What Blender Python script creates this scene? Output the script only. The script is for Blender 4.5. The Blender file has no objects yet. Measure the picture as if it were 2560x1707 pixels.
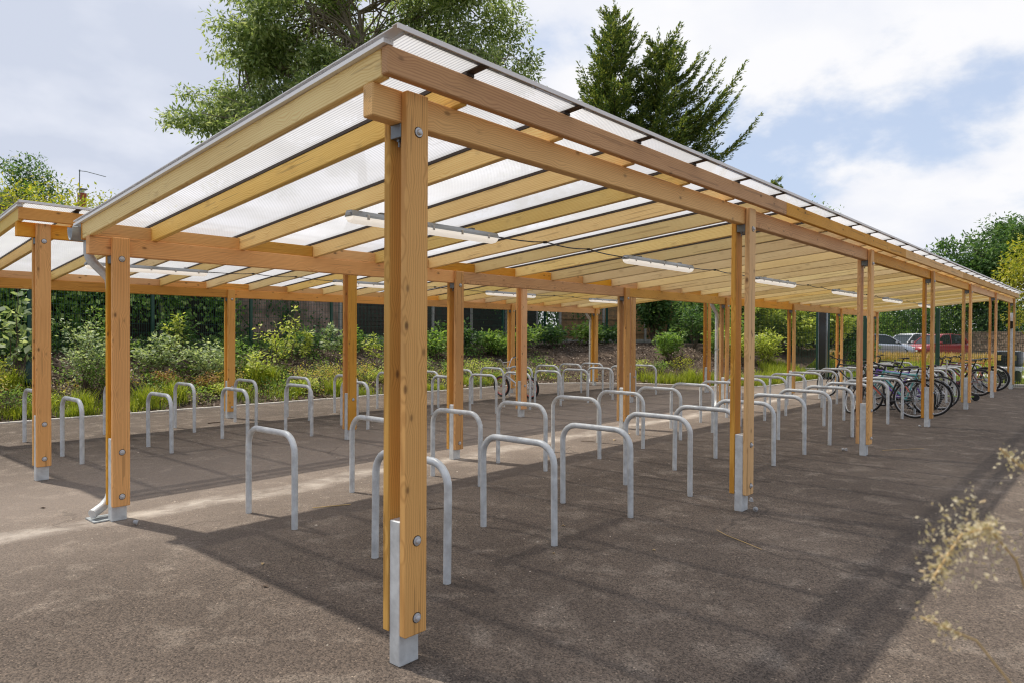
import bpy, bmesh, math, random
import numpy as np
from mathutils import Vector, Matrix
random.seed(7)
RNG = np.random.default_rng(11)
R = math.radians
SC = bpy.context.scene
COL = SC.collection

# ------------------------------------------------------------------ camera
cam_d = bpy.data.cameras.new('camera')
cam = bpy.data.objects.new('camera', cam_d)
COL.objects.link(cam)
SC.camera = cam
yaw, pit, rol = R(48.403), R(-0.647), R(0.3123)
fw = Vector((math.sin(yaw) * math.cos(pit), math.cos(yaw) * math.cos(pit), math.sin(pit)))
rt = Vector((math.cos(yaw), -math.sin(yaw), 0))
up = rt.cross(fw)
r2 = rt * math.cos(rol) + up * math.sin(rol)
u2 = up * math.cos(rol) - rt * math.sin(rol)
M = Matrix((r2, u2, -fw)).transposed().to_4x4()
M.translation = Vector((-1.9774, -2.4202, 1.5))
cam.matrix_world = M
cam_d.sensor_width = 36.0
cam_d.lens = 24.33
cam_d.clip_start = 0.05
cam_d.clip_end = 3000
cam_d.dof.use_dof = True
cam_d.dof.focus_distance = 6.5
cam_d.dof.aperture_fstop = 5.0

# ------------------------------------------------------------------ sky + sun
SUN_DIR = Vector((-0.13, 0.50, 1.0)).normalized()
EL = math.asin(SUN_DIR.z)
AZ = math.atan2(SUN_DIR.x, SUN_DIR.y)
world = bpy.data.worlds.new('World')
SC.world = world
world.use_nodes = True
nt = world.node_tree
N, L = nt.nodes, nt.links
N.clear()


def nd(tree, typ, **kw):
    n = tree.nodes.new(typ)
    for k, v in kw.items():
        if k.startswith('i_'):
            n.inputs[k[2:].replace('_', ' ')].default_value = v
        else:
            setattr(n, k, v)
    return n


def mth(tree, op, a, b=None, c=None, clamp=False):
    n = tree.nodes.new('ShaderNodeMath')
    n.operation = op
    n.use_clamp = clamp
    for i, v in enumerate((a, b, c)):
        if v is None:
            continue
        if isinstance(v, (int, float)):
            n.inputs[i].default_value = v
        else:
            tree.links.new(v, n.inputs[i])
    return n.outputs[0]


def ramp(tree, fac, stops, interp='LINEAR'):
    n = tree.nodes.new('ShaderNodeValToRGB')
    n.color_ramp.interpolation = interp
    el = n.color_ramp.elements
    while len(el) < len(stops):
        el.new(0.5)
    for e, (p, c) in zip(el, stops):
        e.position = p
        e.color = c if len(c) == 4 else (*c, 1)
    if fac is not None:
        tree.links.new(fac, n.inputs[0])
    return n.outputs[0]


def mixc(tree, fac, a, b, mode='MIX'):
    n = tree.nodes.new('ShaderNodeMix')
    n.data_type = 'RGBA'
    n.blend_type = mode
    n.clamp_factor = True
    for s, v in ((n.inputs[0], fac), (n.inputs[6], a), (n.inputs[7], b)):
        if isinstance(v, (int, float)):
            s.default_value = v
        elif isinstance(v, tuple):
            s.default_value = v if len(v) == 4 else (*v, 1)
        else:
            tree.links.new(v, s)
    return n.outputs[2]


sky = nd(nt, 'ShaderNodeTexSky', sky_type='NISHITA', sun_disc=False, sun_elevation=EL, sun_rotation=AZ)
bg = nd(nt, 'ShaderNodeBackground')
bg.inputs[1].default_value = 0.112
out = nd(nt, 'ShaderNodeOutputWorld')
tc = nd(nt, 'ShaderNodeTexCoord')
nrm = nd(nt, 'ShaderNodeVectorMath', operation='NORMALIZE')
L.new(tc.outputs['Generated'], nrm.inputs[0])
sep = nd(nt, 'ShaderNodeSeparateXYZ')
L.new(nrm.outputs[0], sep.inputs[0])
zz = mth(nt, 'ADD', mth(nt, 'MAXIMUM', sep.outputs[2], 0.0), 0.33)
cx = mth(nt, 'DIVIDE', sep.outputs[0], zz)
cy = mth(nt, 'DIVIDE', sep.outputs[1], zz)
cmb = nd(nt, 'ShaderNodeCombineXYZ')
L.new(cx, cmb.inputs[0]); L.new(cy, cmb.inputs[1])
cmb.inputs[2].default_value = 3.7
n1 = nd(nt, 'ShaderNodeTexNoise', i_Scale=1.15, i_Detail=10.0, i_Roughness=0.55, i_Distortion=0.15)
L.new(cmb.outputs[0], n1.inputs['Vector'])
n2 = nd(nt, 'ShaderNodeTexNoise', i_Scale=2.1, i_Detail=5.0, i_Roughness=0.5)
mp2 = nd(nt, 'ShaderNodeMapping'); mp2.inputs['Location'].default_value = (4.3, 1.9, 8.0)
L.new(cmb.outputs[0], mp2.inputs[0]); L.new(mp2.outputs[0], n2.inputs['Vector'])
# more cover towards -x (left of the view), broken to the east
cov = mth(nt, 'ADD', n1.outputs[0], mth(nt, 'MULTIPLY', sep.outputs[0], -0.06))
dens = ramp(nt, cov, [(0.335, (0, 0, 0)), (0.425, (1, 1, 1))], 'EASE')
ccf = mth(nt, 'ADD', n2.outputs[0], mth(nt, 'MULTIPLY_ADD', sep.outputs[0], 0.30, -0.19))
ccol = ramp(nt, ccf, [(0.30, (4.3, 4.65, 5.5)), (0.45, (5.6, 5.8, 6.4)), (0.62, (6.55, 6.55, 6.7))])
skyb = mixc(nt, 0.72, sky.outputs[0], (4.25, 4.9, 6.2))
L.new(mixc(nt, dens, skyb, ccol), bg.inputs[0])
L.new(bg.outputs[0], out.inputs[0])

sun_d = bpy.data.lights.new('sun', 'SUN')
sun = bpy.data.objects.new('sun', sun_d)
COL.objects.link(sun)
sun_d.energy = 3.15
sun_d.angle = R(1.1)
sun_d.color = (1.0, 0.94, 0.85)
sun.rotation_euler = SUN_DIR.to_track_quat('Z', 'Y').to_euler()

SC.view_settings.view_transform = 'Standard'
SC.view_settings.look = 'None'
SC.view_settings.gamma = 1
SC.view_settings.exposure = 0.42
SC.view_settings.use_curve_mapping = False
SC.render.engine = 'CYCLES'
cy_ = SC.cycles
cy_.use_denoising = True
cy_.filter_width = 1.15
cy_.max_bounces = 10
cy_.diffuse_bounces = 6
cy_.glossy_bounces = 3
cy_.transmission_bounces = 5
cy_.transparent_max_bounces = 12
cy_.caustics_reflective = False
cy_.caustics_refractive = False
cy_.sample_clamp_indirect = 6.0

# ------------------------------------------------------------------ helpers


def tag(o, label=None, cat=None, group=None, kind=None):
    if label: o['label'] = label
    if cat: o['category'] = cat
    if group: o['group'] = group
    if kind: o['kind'] = kind
    return o


def link(name, data, parent=None, loc=(0, 0, 0), rot=(0, 0, 0)):
    o = bpy.data.objects.new(name, data)
    COL.objects.link(o)
    if parent: o.parent = parent
    o.location = loc
    o.rotation_euler = rot
    return o


def empty(name, loc, rotz=0.0):
    return link(name, None, None, loc, (0, 0, rotz))


def mesh(name, verts, faces, mat=None, smooth=False):
    """verts (n,3), faces: list of tuples or (m,k) int array"""
    me = bpy.data.meshes.new(name)
    if isinstance(faces, np.ndarray):
        v = np.asarray(verts, np.float32)
        m, k = faces.shape
        me.vertices.add(len(v)); me.vertices.foreach_set('co', v.ravel())
        me.loops.add(m * k); me.loops.foreach_set('vertex_index', faces.astype(np.int32).ravel())
        me.polygons.add(m)
        me.polygons.foreach_set('loop_start', np.arange(0, m * k, k, dtype=np.int32))
        if smooth: me.polygons.foreach_set('use_smooth', np.ones(m, bool))
        me.update(calc_edges=True)
    else:
        me.from_pydata([tuple(map(float, p)) for p in verts], [], faces)
        if smooth:
            for p in me.polygons: p.use_smooth = True
        me.update()
    if mat: me.materials.append(mat)
    return me


class MB:
    """collects boxes, tubes and lathes into one mesh"""
    def __init__(s): s.v, s.f = [], []

    def add(s, vs, fs):
        b = len(s.v)
        s.v += [tuple(p) for p in vs]
        s.f += [tuple(i + b for i in f) for f in fs]
        return s

    def box(s, x0, x1, y0, y1, z0, z1, c=0.0, mat=None):
        if c <= 0:
            vs = [(x, y, z) for x in (x0, x1) for y in (y0, y1) for z in (z0, z1)]
            fs = [(0, 1, 3, 2), (4, 6, 7, 5), (0, 4, 5, 1), (2, 3, 7, 6), (0, 2, 6, 4), (1, 5, 7, 3)]
        else:
            vs, fs, ix = [], [], {}
            X, Y, Z = (x0, x1), (y0, y1), (z0, z1)
            for i in (0, 1):
                for j in (0, 1):
                    for k in (0, 1):
                        sx, sy, sz = (1 - 2 * i), (1 - 2 * j), (1 - 2 * k)
                        for a in range(3):
                            p = [X[i] + c * sx, Y[j] + c * sy, Z[k] + c * sz]
                            p[a] = (X[i], Y[j], Z[k])[a]
                            ix[(i, j, k, a)] = len(vs); vs.append(tuple(p))
            def q(*ks): fs.append(tuple(ix[k] for k in ks))
            for i in (0, 1):
                r = [(i, 0, 0, 0), (i, 0, 1, 0), (i, 1, 1, 0), (i, 1, 0, 0)]; q(*(r if i == 0 else r[::-1]))
                r = [(0, i, 0, 1), (1, i, 0, 1), (1, i, 1, 1), (0, i, 1, 1)]; q(*(r if i == 0 else r[::-1]))
                r = [(0, 0, i, 2), (0, 1, i, 2), (1, 1, i, 2), (1, 0, i, 2)]; q(*(r if i == 0 else r[::-1]))
            for j in (0, 1):
                for k in (0, 1):
                    q((0, j, k, 1), (1, j, k, 1), (1, j, k, 2), (0, j, k, 2))
                    q((j, 0, k, 0), (j, 1, k, 0), (j, 1, k, 2), (j, 0, k, 2))
                    q((j, k, 0, 0), (j, k, 1, 0), (j, k, 1, 1), (j, k, 0, 1))
            for i in (0, 1):
                for j in (0, 1):
                    for k in (0, 1): q((i, j, k, 0), (i, j, k, 1), (i, j, k, 2))
        if mat is not None: vs = [tuple(mat @ Vector(p)) for p in vs]
        return s.add(vs, fs)

    def tube(s, pts, rad, n=8, cap=True):
        pts = [Vector(p) for p in pts]
        m = len(pts)
        rads = list(rad) if hasattr(rad, '__len__') else [rad] * m
        vs, fs = [], []
        t0 = (pts[1] - pts[0]).normalized()
        ref = Vector((0, 0, 1)) if abs(t0.z) < 0.9 else Vector((1, 0, 0))
        nx = t0.cross(ref).normalized()
        for i, p in enumerate(pts):
            t = (pts[min(i + 1, m - 1)] - pts[max(i - 1, 0)])
            t = t.normalized() if t.length > 1e-9 else t0
            nx = (nx - t * nx.dot(t))
            nx = nx.normalized() if nx.length > 1e-6 else t.orthogonal().normalized()
            ny = t.cross(nx)
            for k in range(n):
                a = 2 * math.pi * k / n
                vs.append(p + (nx * math.cos(a) + ny * math.sin(a)) * rads[i])
        for i in range(m - 1):
            for k in range(n):
                a, b = i * n + k, i * n + (k + 1) % n
                fs.append((a, b, b + n, a + n))
        if cap:
            fs.append(tuple(range(n))[::-1]); fs.append(tuple(range((m - 1) * n, m * n)))
        return s.add(vs, fs)

    def torus(s, c, axis, Rr, r, n=36, k=8):
        c = Vector(c); ax = Vector(axis).normalized(); u = ax.orthogonal().normalized(); w = ax.cross(u)
        vs, fs = [], []
        for i in range(n):
            a = 2 * math.pi * i / n; d = u * math.cos(a) + w * math.sin(a)
            for j in range(k):
                b = 2 * math.pi * j / k
                vs.append(c + d * (Rr + r * math.cos(b)) + ax * (r * math.sin(b)))
        for i in range(n):
            for j in range(k):
                fs.append((i * k + j, ((i + 1) % n) * k + j, ((i + 1) % n) * k + (j + 1) % k, i * k + (j + 1) % k))
        return s.add(vs, fs)

    def lathe(s, c, axis, prof, n=14):
        """prof: list of (radius, height along axis)"""
        c = Vector(c); ax = Vector(axis).normalized(); u = ax.orthogonal().normalized(); w = ax.cross(u)
        vs, fs = [], []
        for r, h in prof:
            for i in range(n):
                a = 2 * math.pi * i / n
                vs.append(c + (u * math.cos(a) + w * math.sin(a)) * max(r, 1e-4) + ax * h)
        for j in range(len(prof) - 1):
            for i in range(n):
                fs.append((j * n + i, j * n + (i + 1) % n, (j + 1) * n + (i + 1) % n, (j + 1) * n + i))
        fs.append(tuple(range(n))[::-1]); fs.append(tuple(range((len(prof) - 1) * n, len(prof) * n)))
        return s.add(vs, fs)

    def prism(s, poly, axis, a0, a1):
        """poly of 2D points extruded along axis 0/1/2"""
        n = len(poly)
        def P(p, a):
            return [(a, p[0], p[1]), (p[0], a, p[1]), (p[0], p[1], a)][axis]
        vs = [P(p, a0) for p in poly] + [P(p, a1) for p in poly]
        fs = [(i, (i + 1) % n, (i + 1) % n + n, i + n) for i in range(n)] + [tuple(range(n))[::-1], tuple(range(n, 2 * n))]
        return s.add(vs, fs)

    def mesh(s, name, mat, smooth=False):
        me = mesh(name, s.v, s.f, mat)
        bm = bmesh.new(); bm.from_mesh(me)
        bmesh.ops.recalc_face_normals(bm, faces=bm.faces)
        bm.to_mesh(me); bm.free()
        if smooth:
            for p in me.polygons: p.use_smooth = True
            try: me.set_sharp_from_angle(angle=R(38))
            except Exception: pass
        return me

    def obj(s, name, mat, parent=None, loc=(0, 0, 0), rot=(0, 0, 0), smooth=False):
        return link(name, s.mesh(name, mat, smooth), parent, loc, rot)


def dup(root, loc, rotz=None, label=None, group=None):
    """copy of a thing with its parts and sub-parts"""
    def rec(o, par):
        c = o.copy(); COL.objects.link(c)
        if par: c.parent = par
        for ch in list(o.children): rec(ch, c)
        return c
    r = rec(root, None)
    r.location = loc
    if rotz is not None: r.rotation_euler[2] = rotz
    if label: r['label'] = label
    if group: r['group'] = group
    return r


# ------------------------------------------------------------------ materials
MATS = {}


def newmat(name):
    m = bpy.data.materials.new(name)
    m.use_nodes = True
    t = m.node_tree
    b = t.nodes['Principled BSDF']
    MATS[name] = m
    return m, t, b


def plain(name, col, rough=0.5, metal=0.0, noise=0.0, nscale=20.0, bump=0.0, spec=0.5):
    m, t, b = newmat(name)
    b.inputs['Roughness'].default_value = rough
    b.inputs['Metallic'].default_value = metal
    b.inputs['Specular IOR Level'].default_value = spec
    if noise > 0:
        tc = nd(t, 'ShaderNodeTexCoord')
        oi = nd(t, 'ShaderNodeObjectInfo')
        add = nd(t, 'ShaderNodeVectorMath', operation='ADD')
        sc = nd(t, 'ShaderNodeVectorMath', operation='SCALE'); sc.inputs[3].default_value = 37.0
        cb = nd(t, 'ShaderNodeCombineXYZ'); t.links.new(oi.outputs['Random'], cb.inputs[0]); t.links.new(oi.outputs['Random'], cb.inputs[1])
        t.links.new(cb.outputs[0], sc.inputs[0])
        t.links.new(tc.outputs['Object'], add.inputs[0]); t.links.new(sc.outputs[0], add.inputs[1])
        n = nd(t, 'ShaderNodeTexNoise', i_Scale=nscale, i_Detail=6.0, i_Roughness=0.62)
        t.links.new(add.outputs[0], n.inputs['Vector'])
        lo = tuple(c * (1 - noise) for c in col); hi = tuple(min(1, c * (1 + noise)) for c in col)
        t.links.new(ramp(t, n.outputs[0], [(0.3, lo), (0.7, hi)]), b.inputs['Base Color'])
        t.links.new(mth(t, 'MULTIPLY_ADD', n.outputs[0], 0.25, rough - 0.12), b.inputs['Roughness'])
        if bump > 0:
            bp = nd(t, 'ShaderNodeBump', i_Strength=bump, i_Distance=0.004)
            t.links.new(n.outputs[0], bp.inputs['Height']); t.links.new(bp.outputs[0], b.inputs['Normal'])
    else:
        b.inputs['Base Color'].default_value = (*col, 1)
    return m


def timber(name, dark, light, knot=(0.09, 0.04, 0.015), kr=1.0):
    m, t, b = newmat(name)
    tc = nd(t, 'ShaderNodeTexCoord'); oi = nd(t, 'ShaderNodeObjectInfo')
    cb = nd(t, 'ShaderNodeCombineXYZ')
    r1 = mth(t, 'MULTIPLY', oi.outputs['Random'], 91.0)
    t.links.new(r1, cb.inputs[0])
    off = nd(t, 'ShaderNodeVectorMath', operation='ADD')
    t.links.new(tc.outputs['Object'], off.inputs[0]); t.links.new(cb.outputs[0], off.inputs[1])
    # knots first: they bend the rings around them
    mk = nd(t, 'ShaderNodeMapping'); mk.inputs['Scale'].default_value = (5.6, 10.5, 10.5)
    t.links.new(off.outputs[0], mk.inputs[0])
    vo = nd(t, 'ShaderNodeTexVoronoi', i_Scale=1.0, i_Randomness=1.0)
    t.links.new(mk.outputs[0], vo.inputs['Vector'])
    kd = vo.outputs['Distance']
    kmask = mth(t, 'SUBTRACT', 1.0, mth(t, 'DIVIDE', kd, 0.46), clamp=True)
    # growth rings about an axis outside the board
    mr = nd(t, 'ShaderNodeMapping'); mr.inputs['Scale'].default_value = (0.16, 1.0, 1.0)
    t.links.new(off.outputs[0], mr.inputs[0])
    wob = nd(t, 'ShaderNodeTexNoise', i_Scale=3.2, i_Detail=3.0)
    t.links.new(mr.outputs[0], wob.inputs['Vector'])
    sp = nd(t, 'ShaderNodeSeparateXYZ'); t.links.new(tc.outputs['Object'], sp.inputs[0])
    ry = mth(t, 'ADD', sp.outputs[1], mth(t, 'MULTIPLY_ADD', oi.outputs['Random'], 0.10, -0.05))
    rz = mth(t, 'ADD', sp.outputs[2], 0.075)
    rad = mth(t, 'SQRT', mth(t, 'ADD', mth(t, 'MULTIPLY', ry, ry), mth(t, 'MULTIPLY', rz, rz)))
    rad = mth(t, 'ADD', rad, mth(t, 'MULTIPLY', wob.outputs[0], 0.075))
    rad = mth(t, 'ADD', rad, mth(t, 'MULTIPLY', kmask, 0.022))
    ring = mth(t, 'SINE', mth(t, 'MULTIPLY', rad, 560.0))
    ring = mth(t, 'MULTIPLY_ADD', ring, 0.5, 0.5)
    fib_m = nd(t, 'ShaderNodeMapping'); fib_m.inputs['Scale'].default_value = (1.2, 55.0, 55.0)
    t.links.new(off.outputs[0], fib_m.inputs[0])
    fib = nd(t, 'ShaderNodeTexNoise', i_Scale=3.0, i_Detail=4.0, i_Roughness=0.6)
    t.links.new(fib_m.outputs[0], fib.inputs['Vector'])
    big = nd(t, 'ShaderNodeTexNoise', i_Scale=1.1, i_Detail=3.0)
    t.links.new(off.outputs[0], big.inputs['Vector'])
    fac = mth(t, 'ADD', mth(t, 'MULTIPLY', mth(t, 'POWER', ring, 2.0), 0.36), mth(t, 'MULTIPLY', fib.outputs[0], 0.5))
    fac = mth(t, 'ADD', fac, mth(t, 'MULTIPLY_ADD', big.outputs[0], 0.7, -0.27), clamp=True)
    col = mixc(t, fac, light, dark)
    # per-piece tint
    hs = nd(t, 'ShaderNodeHueSaturation')
    t.links.new(col, hs.inputs['Color'])
    t.links.new(mth(t, 'MULTIPLY_ADD', oi.outputs['Random'], 0.40, 0.80), hs.inputs['Value'])
    t.links.new(mth(t, 'MULTIPLY_ADD', mth(t, 'FRACT', mth(t, 'MULTIPLY', oi.outputs['Random'], 7.3)), 0.014, 0.493), hs.inputs['Hue'])
    t.links.new(mth(t, 'MULTIPLY_ADD', mth(t, 'FRACT', mth(t, 'MULTIPLY', oi.outputs['Random'], 13.7)), 0.30, 0.80), hs.inputs['Saturation'])
    kcore = ramp(t, mth(t, 'DIVIDE', kd, kr), [(0.05, (0.85, 0.85, 0.85)), (0.10, (0.5, 0.5, 0.5)), (0.13, (0.13, 0.13, 0.13)), (0.21, (0, 0, 0))])
    gate_lo = 0.45 if kr == 1.0 else 0.25
    gate = ramp(t, vo.outputs['Color'], [(gate_lo, (0, 0, 0)), (0.56, (0.5, 0.5, 0.5)), (0.75, (0.95, 0.95, 0.95))])
    gm = mth(t, 'MULTIPLY', kcore, gate)
    col2 = mixc(t, gm, hs.outputs[0], knot)
    # fine checks (drying cracks) along the grain
    ck_m = nd(t, 'ShaderNodeMapping'); ck_m.inputs['Scale'].default_value = (0.55, 16.0, 16.0)
    t.links.new(off.outputs[0], ck_m.inputs[0])
    ck = nd(t, 'ShaderNodeTexNoise', i_Scale=2.0, i_Detail=2.0)
    t.links.new(ck_m.outputs[0], ck.inputs['Vector'])
    ckl = ramp(t, ck.outputs[0], [(0.34, (0.55, 0.55, 0.55)), (0.355, (0, 0, 0))])
    col3 = mixc(t, mth(t, 'MULTIPLY', ckl, 0.55), col2, knot)
    t.links.new(col3, b.inputs['Base Color'])
    b.inputs['Roughness'].default_value = 0.62
    b.inputs['Specular IOR Level'].default_value = 0.3
    bp = nd(t, 'ShaderNodeBump', i_Strength=0.25, i_Distance=0.002)
    t.links.new(fac, bp.inputs['Height']); t.links.new(bp.outputs[0], b.inputs['Normal'])
    return m


timber('post_timber', (0.46, 0.198, 0.034), (0.87, 0.475, 0.125))
timber('beam_timber', (0.48, 0.200, 0.032), (0.88, 0.475, 0.12))
timber('rafter_timber', (0.66, 0.40, 0.095), (0.97, 0.77, 0.335), (0.20, 0.09, 0.03), 1.8)
plain('galvanised', (0.61, 0.635, 0.635), 0.42, 0.2, 0.20, 13.0, 0.06)
plain('galvanised_dull', (0.42, 0.45, 0.46), 0.5, 0.45, 0.2, 9.0, 0.05)
plain('galvanised_dark', (0.20, 0.22, 0.235), 0.45, 0.6, 0.2, 9.0)
plain('bolt_steel', (0.55, 0.56, 0.57), 0.4, 0.35)
plain('hole_shade', (0.05, 0.028, 0.012), 0.9)
plain('black_plastic', (0.012, 0.012, 0.013), 0.4)
plain('lamp_grey', (0.33, 0.36, 0.39), 0.4, 0.1)
plain('trim_aluminium', (0.76, 0.72, 0.69), 0.5, 0.0)
plain('bar_black', (0.02, 0.022, 0.025), 0.6)
plain('bar_brown', (0.040, 0.026, 0.020), 0.6)
plain('flashing_white', (0.80, 0.80, 0.80), 0.45)
plain('kerb_concrete', (0.62, 0.58, 0.51), 0.85, 0, 0.18, 14.0, 0.2)
plain('concrete', (0.42, 0.39, 0.35), 0.9, 0, 0.2, 9.0, 0.3)
plain('fence_green', (0.010, 0.055, 0.035), 0.45, 0.0)
plain('cast_iron', (0.16, 0.16, 0.165), 0.6, 0.4, 0.25, 30.0)
plain('rubber', (0.016, 0.016, 0.017), 0.75)
plain('spoke', (0.5, 0.5, 0.5), 0.3, 0.9)
plain('tyre_wall', (0.20, 0.13, 0.08), 0.7)
plain('bark', (0.115, 0.085, 0.06), 0.95, 0, 0.45, 9.0, 0.8)
plain('bark_dark', (0.055, 0.042, 0.03), 0.95, 0, 0.45, 9.0, 0.8)
plain('bark_pale', (0.22, 0.18, 0.14), 0.95, 0, 0.35, 9.0, 0.6)
plain('board_dark', (0.040, 0.024, 0.018), 0.9, 0, 0.45, 5.0, 0.3)
plain('board_tan', (0.33, 0.19, 0.085), 0.85, 0, 0.3, 5.0, 0.3)
plain('brick_pink', (0.40, 0.24, 0.18), 0.9, 0, 0.3, 4.0, 0.3)
plain('brick_red', (0.36, 0.09, 0.045), 0.9, 0, 0.3, 8.0, 0.3)
plain('stone_wall', (0.27, 0.20, 0.145), 0.9, 0, 0.35, 6.0, 0.5)
plain('mortar', (0.24, 0.19, 0.15), 0.95, 0, 0.2, 20.0)
plain('roof_tile', (0.055, 0.045, 0.045), 0.85, 0, 0.3, 6.0, 0.3)
plain('render_white', (0.72, 0.70, 0.66), 0.8, 0, 0.08, 4.0)
plain('bag_green', (0.012, 0.045, 0.038), 0.55, 0, 0.3, 8.0, 0.5)
plain('liner_white', (0.75, 0.76, 0.78), 0.35, 0, 0.15, 14.0, 0.6)
plain('label_yellow', (0.42, 0.32, 0.08), 0.6)
plain('car_glass', (0.02, 0.028, 0.032), 0.06, 0.0)
plain('lamp_lens', (0.8, 0.8, 0.8), 0.1)
plain('plate_white', (0.75, 0.75, 0.72), 0.4)
plain('cap_grey', (0.38, 0.38, 0.38), 0.45)
plain('dry_stem', (0.52, 0.36, 0.16), 0.8)
plain('twig_dark', (0.09, 0.06, 0.04), 0.9)
plain('grit', (0.40, 0.34, 0.27), 0.9, 0, 0.5, 3.0)
plain('leaf_dead', (0.42, 0.30, 0.15), 0.8, 0, 0.3, 30)


def asphalt():
    m, t, b = newmat('asphalt')
    tc = nd(t, 'ShaderNodeTexCoord'); P = tc.outputs['Object']
    sp = nd(t, 'ShaderNodeSeparateXYZ'); t.links.new(P, sp.inputs[0])
    big = nd(t, 'ShaderNodeTexNoise', i_Scale=0.45, i_Detail=6.0, i_Roughness=0.6); t.links.new(P, big.inputs['Vector'])
    mid = nd(t, 'ShaderNodeTexNoise', i_Scale=3.2, i_Detail=7.0, i_Roughness=0.62, i_Distortion=0.4); t.links.new(P, mid.inputs['Vector'])
    agg = nd(t, 'ShaderNodeTexVoronoi', i_Scale=130.0); t.links.new(P, agg.inputs['Vector'])
    fine = nd(t, 'ShaderNodeTexNoise', i_Scale=260.0, i_Detail=2.0); t.links.new(P, fine.inputs['Vector'])
    base = ramp(t, big.outputs[0], [(0.32, (0.094, 0.073, 0.058)), (0.55, (0.136, 0.107, 0.085)), (0.72, (0.186, 0.148, 0.117))])
    base = mixc(t, mth(t, 'MULTIPLY', ramp(t, mid.outputs[0], [(0.52, (0, 0, 0)), (0.72, (1, 1, 1))]), 0.45), base, (0.37, 0.31, 0.25))
    base = mixc(t, mth(t, 'MULTIPLY', ramp(t, mid.outputs[0], [(0.30, (1, 1, 1)), (0.44, (0, 0, 0))]), 0.35), base, (0.085, 0.068, 0.056))
    # stone by stone
    sg = ramp(t, agg.outputs['Color'], [(0.12, (0.40, 0.40, 0.40)), (0.55, (1.0, 1.0, 1.0)), (0.90, (1.42, 1.39, 1.34)), (0.97, (2.5, 2.45, 2.3))])
    base = mixc(t, 1.0, base, sg, 'MULTIPLY')
    fm = mth(t, 'MULTIPLY_ADD', fine.outputs[0], 0.9, 0.55)
    fcol = nd(t, 'ShaderNodeCombineColor')
    for i in range(3): t.links.new(fm, fcol.inputs[i])
    base = mixc(t, 1.0, base, fcol.outputs[0], 'MULTIPLY')
    # pale silt washed along the low line between the two shelters
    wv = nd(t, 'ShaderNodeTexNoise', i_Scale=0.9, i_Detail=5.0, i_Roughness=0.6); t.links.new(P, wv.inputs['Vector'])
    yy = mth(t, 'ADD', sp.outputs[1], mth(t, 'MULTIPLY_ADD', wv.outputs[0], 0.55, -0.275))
    d = mth(t, 'SUBTRACT', yy, 3.62)
    silt = mth(t, 'SUBTRACT', 1.0, mth(t, 'ABSOLUTE', mth(t, 'DIVIDE', d, 0.20)), clamp=True)
    core = mth(t, 'MULTIPLY', mth(t, 'POWER', silt, 0.8), ramp(t, mid.outputs[0], [(0.36, (0.15, 0.15, 0.15)), (0.62, (1, 1, 1))]))
    halo = mth(t, 'SUBTRACT', 1.0, mth(t, 'ABSOLUTE', mth(t, 'DIVIDE', mth(t, 'SUBTRACT', yy, 4.6), 2.9)), clamp=True)  # wide dust band, also lightened in colour to make up for shade there
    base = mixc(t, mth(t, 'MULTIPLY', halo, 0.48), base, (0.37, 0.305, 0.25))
    base = mixc(t, mth(t, 'MULTIPLY', core, 0.75), base, (0.60, 0.53, 0.45))
    # cracks
    wc = nd(t, 'ShaderNodeVectorMath', operation='ADD')
    wn = nd(t, 'ShaderNodeTexNoise', i_Scale=2.5, i_Detail=5.0); t.links.new(P, wn.inputs['Vector'])
    ws = nd(t, 'ShaderNodeVectorMath', operation='SCALE'); ws.inputs[3].default_value = 0.55
    t.links.new(wn.outputs['Color'], ws.inputs[0]); t.links.new(P, wc.inputs[0]); t.links.new(ws.outputs[0], wc.inputs[1])
    cr = nd(t, 'ShaderNodeTexVoronoi', feature='DISTANCE_TO_EDGE', i_Scale=0.55); t.links.new(wc.outputs[0], cr.inputs['Vector'])
    cl = ramp(t, cr.outputs['Distance'], [(0.004, (1, 1, 1)), (0.012, (0, 0, 0))])
    cmask = ramp(t, big.outputs[0], [(0.52, (0, 0, 0)), (0.60, (1, 1, 1))])
    base = mixc(t, mth(t, 'MULTIPLY', mth(t, 'MULTIPLY', cl, cmask), 0.5), base, (0.05, 0.04, 0.034))
    t.links.new(base, b.inputs['Base Color'])
    b.inputs['Roughness'].default_value = 0.88
    b.inputs['Specular IOR Level'].default_value = 0.25
    hgt = mth(t, 'ADD', mth(t, 'MULTIPLY', agg.outputs['Distance'], -1.0), mth(t, 'MULTIPLY', fine.outputs[0], 0.6))
    bp = nd(t, 'ShaderNodeBump', i_Strength=0.75, i_Distance=0.006)
    t.links.new(hgt, bp.inputs['Height']); t.links.new(bp.outputs[0], b.inputs['Normal'])
    return m


asphalt()


def ground_mat(name, stops, scale, bump=0.6, fine=40.0):
    m, t, b = newmat(name)
    tc = nd(t, 'ShaderNodeTexCoord')
    n = nd(t, 'ShaderNodeTexNoise', i_Scale=scale, i_Detail=8.0, i_Roughness=0.65); t.links.new(tc.outputs['Object'], n.inputs['Vector'])
    f = nd(t, 'ShaderNodeTexNoise', i_Scale=fine, i_Detail=4.0, i_Roughness=0.7); t.links.new(tc.outputs['Object'], f.inputs['Vector'])
    k = mth(t, 'ADD', mth(t, 'MULTIPLY', n.outputs[0], 0.6), mth(t, 'MULTIPLY', f.outputs[0], 0.4))
    t.links.new(ramp(t, k, stops), b.inputs['Base Color'])
    b.inputs['Roughness'].default_value = 0.95
    bp = nd(t, 'ShaderNodeBump', i_Strength=bump, i_Distance=0.03)
    t.links.new(f.outputs[0], bp.inputs['Height']); t.links.new(bp.outputs[0], b.inputs['Normal'])
    return m


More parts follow.
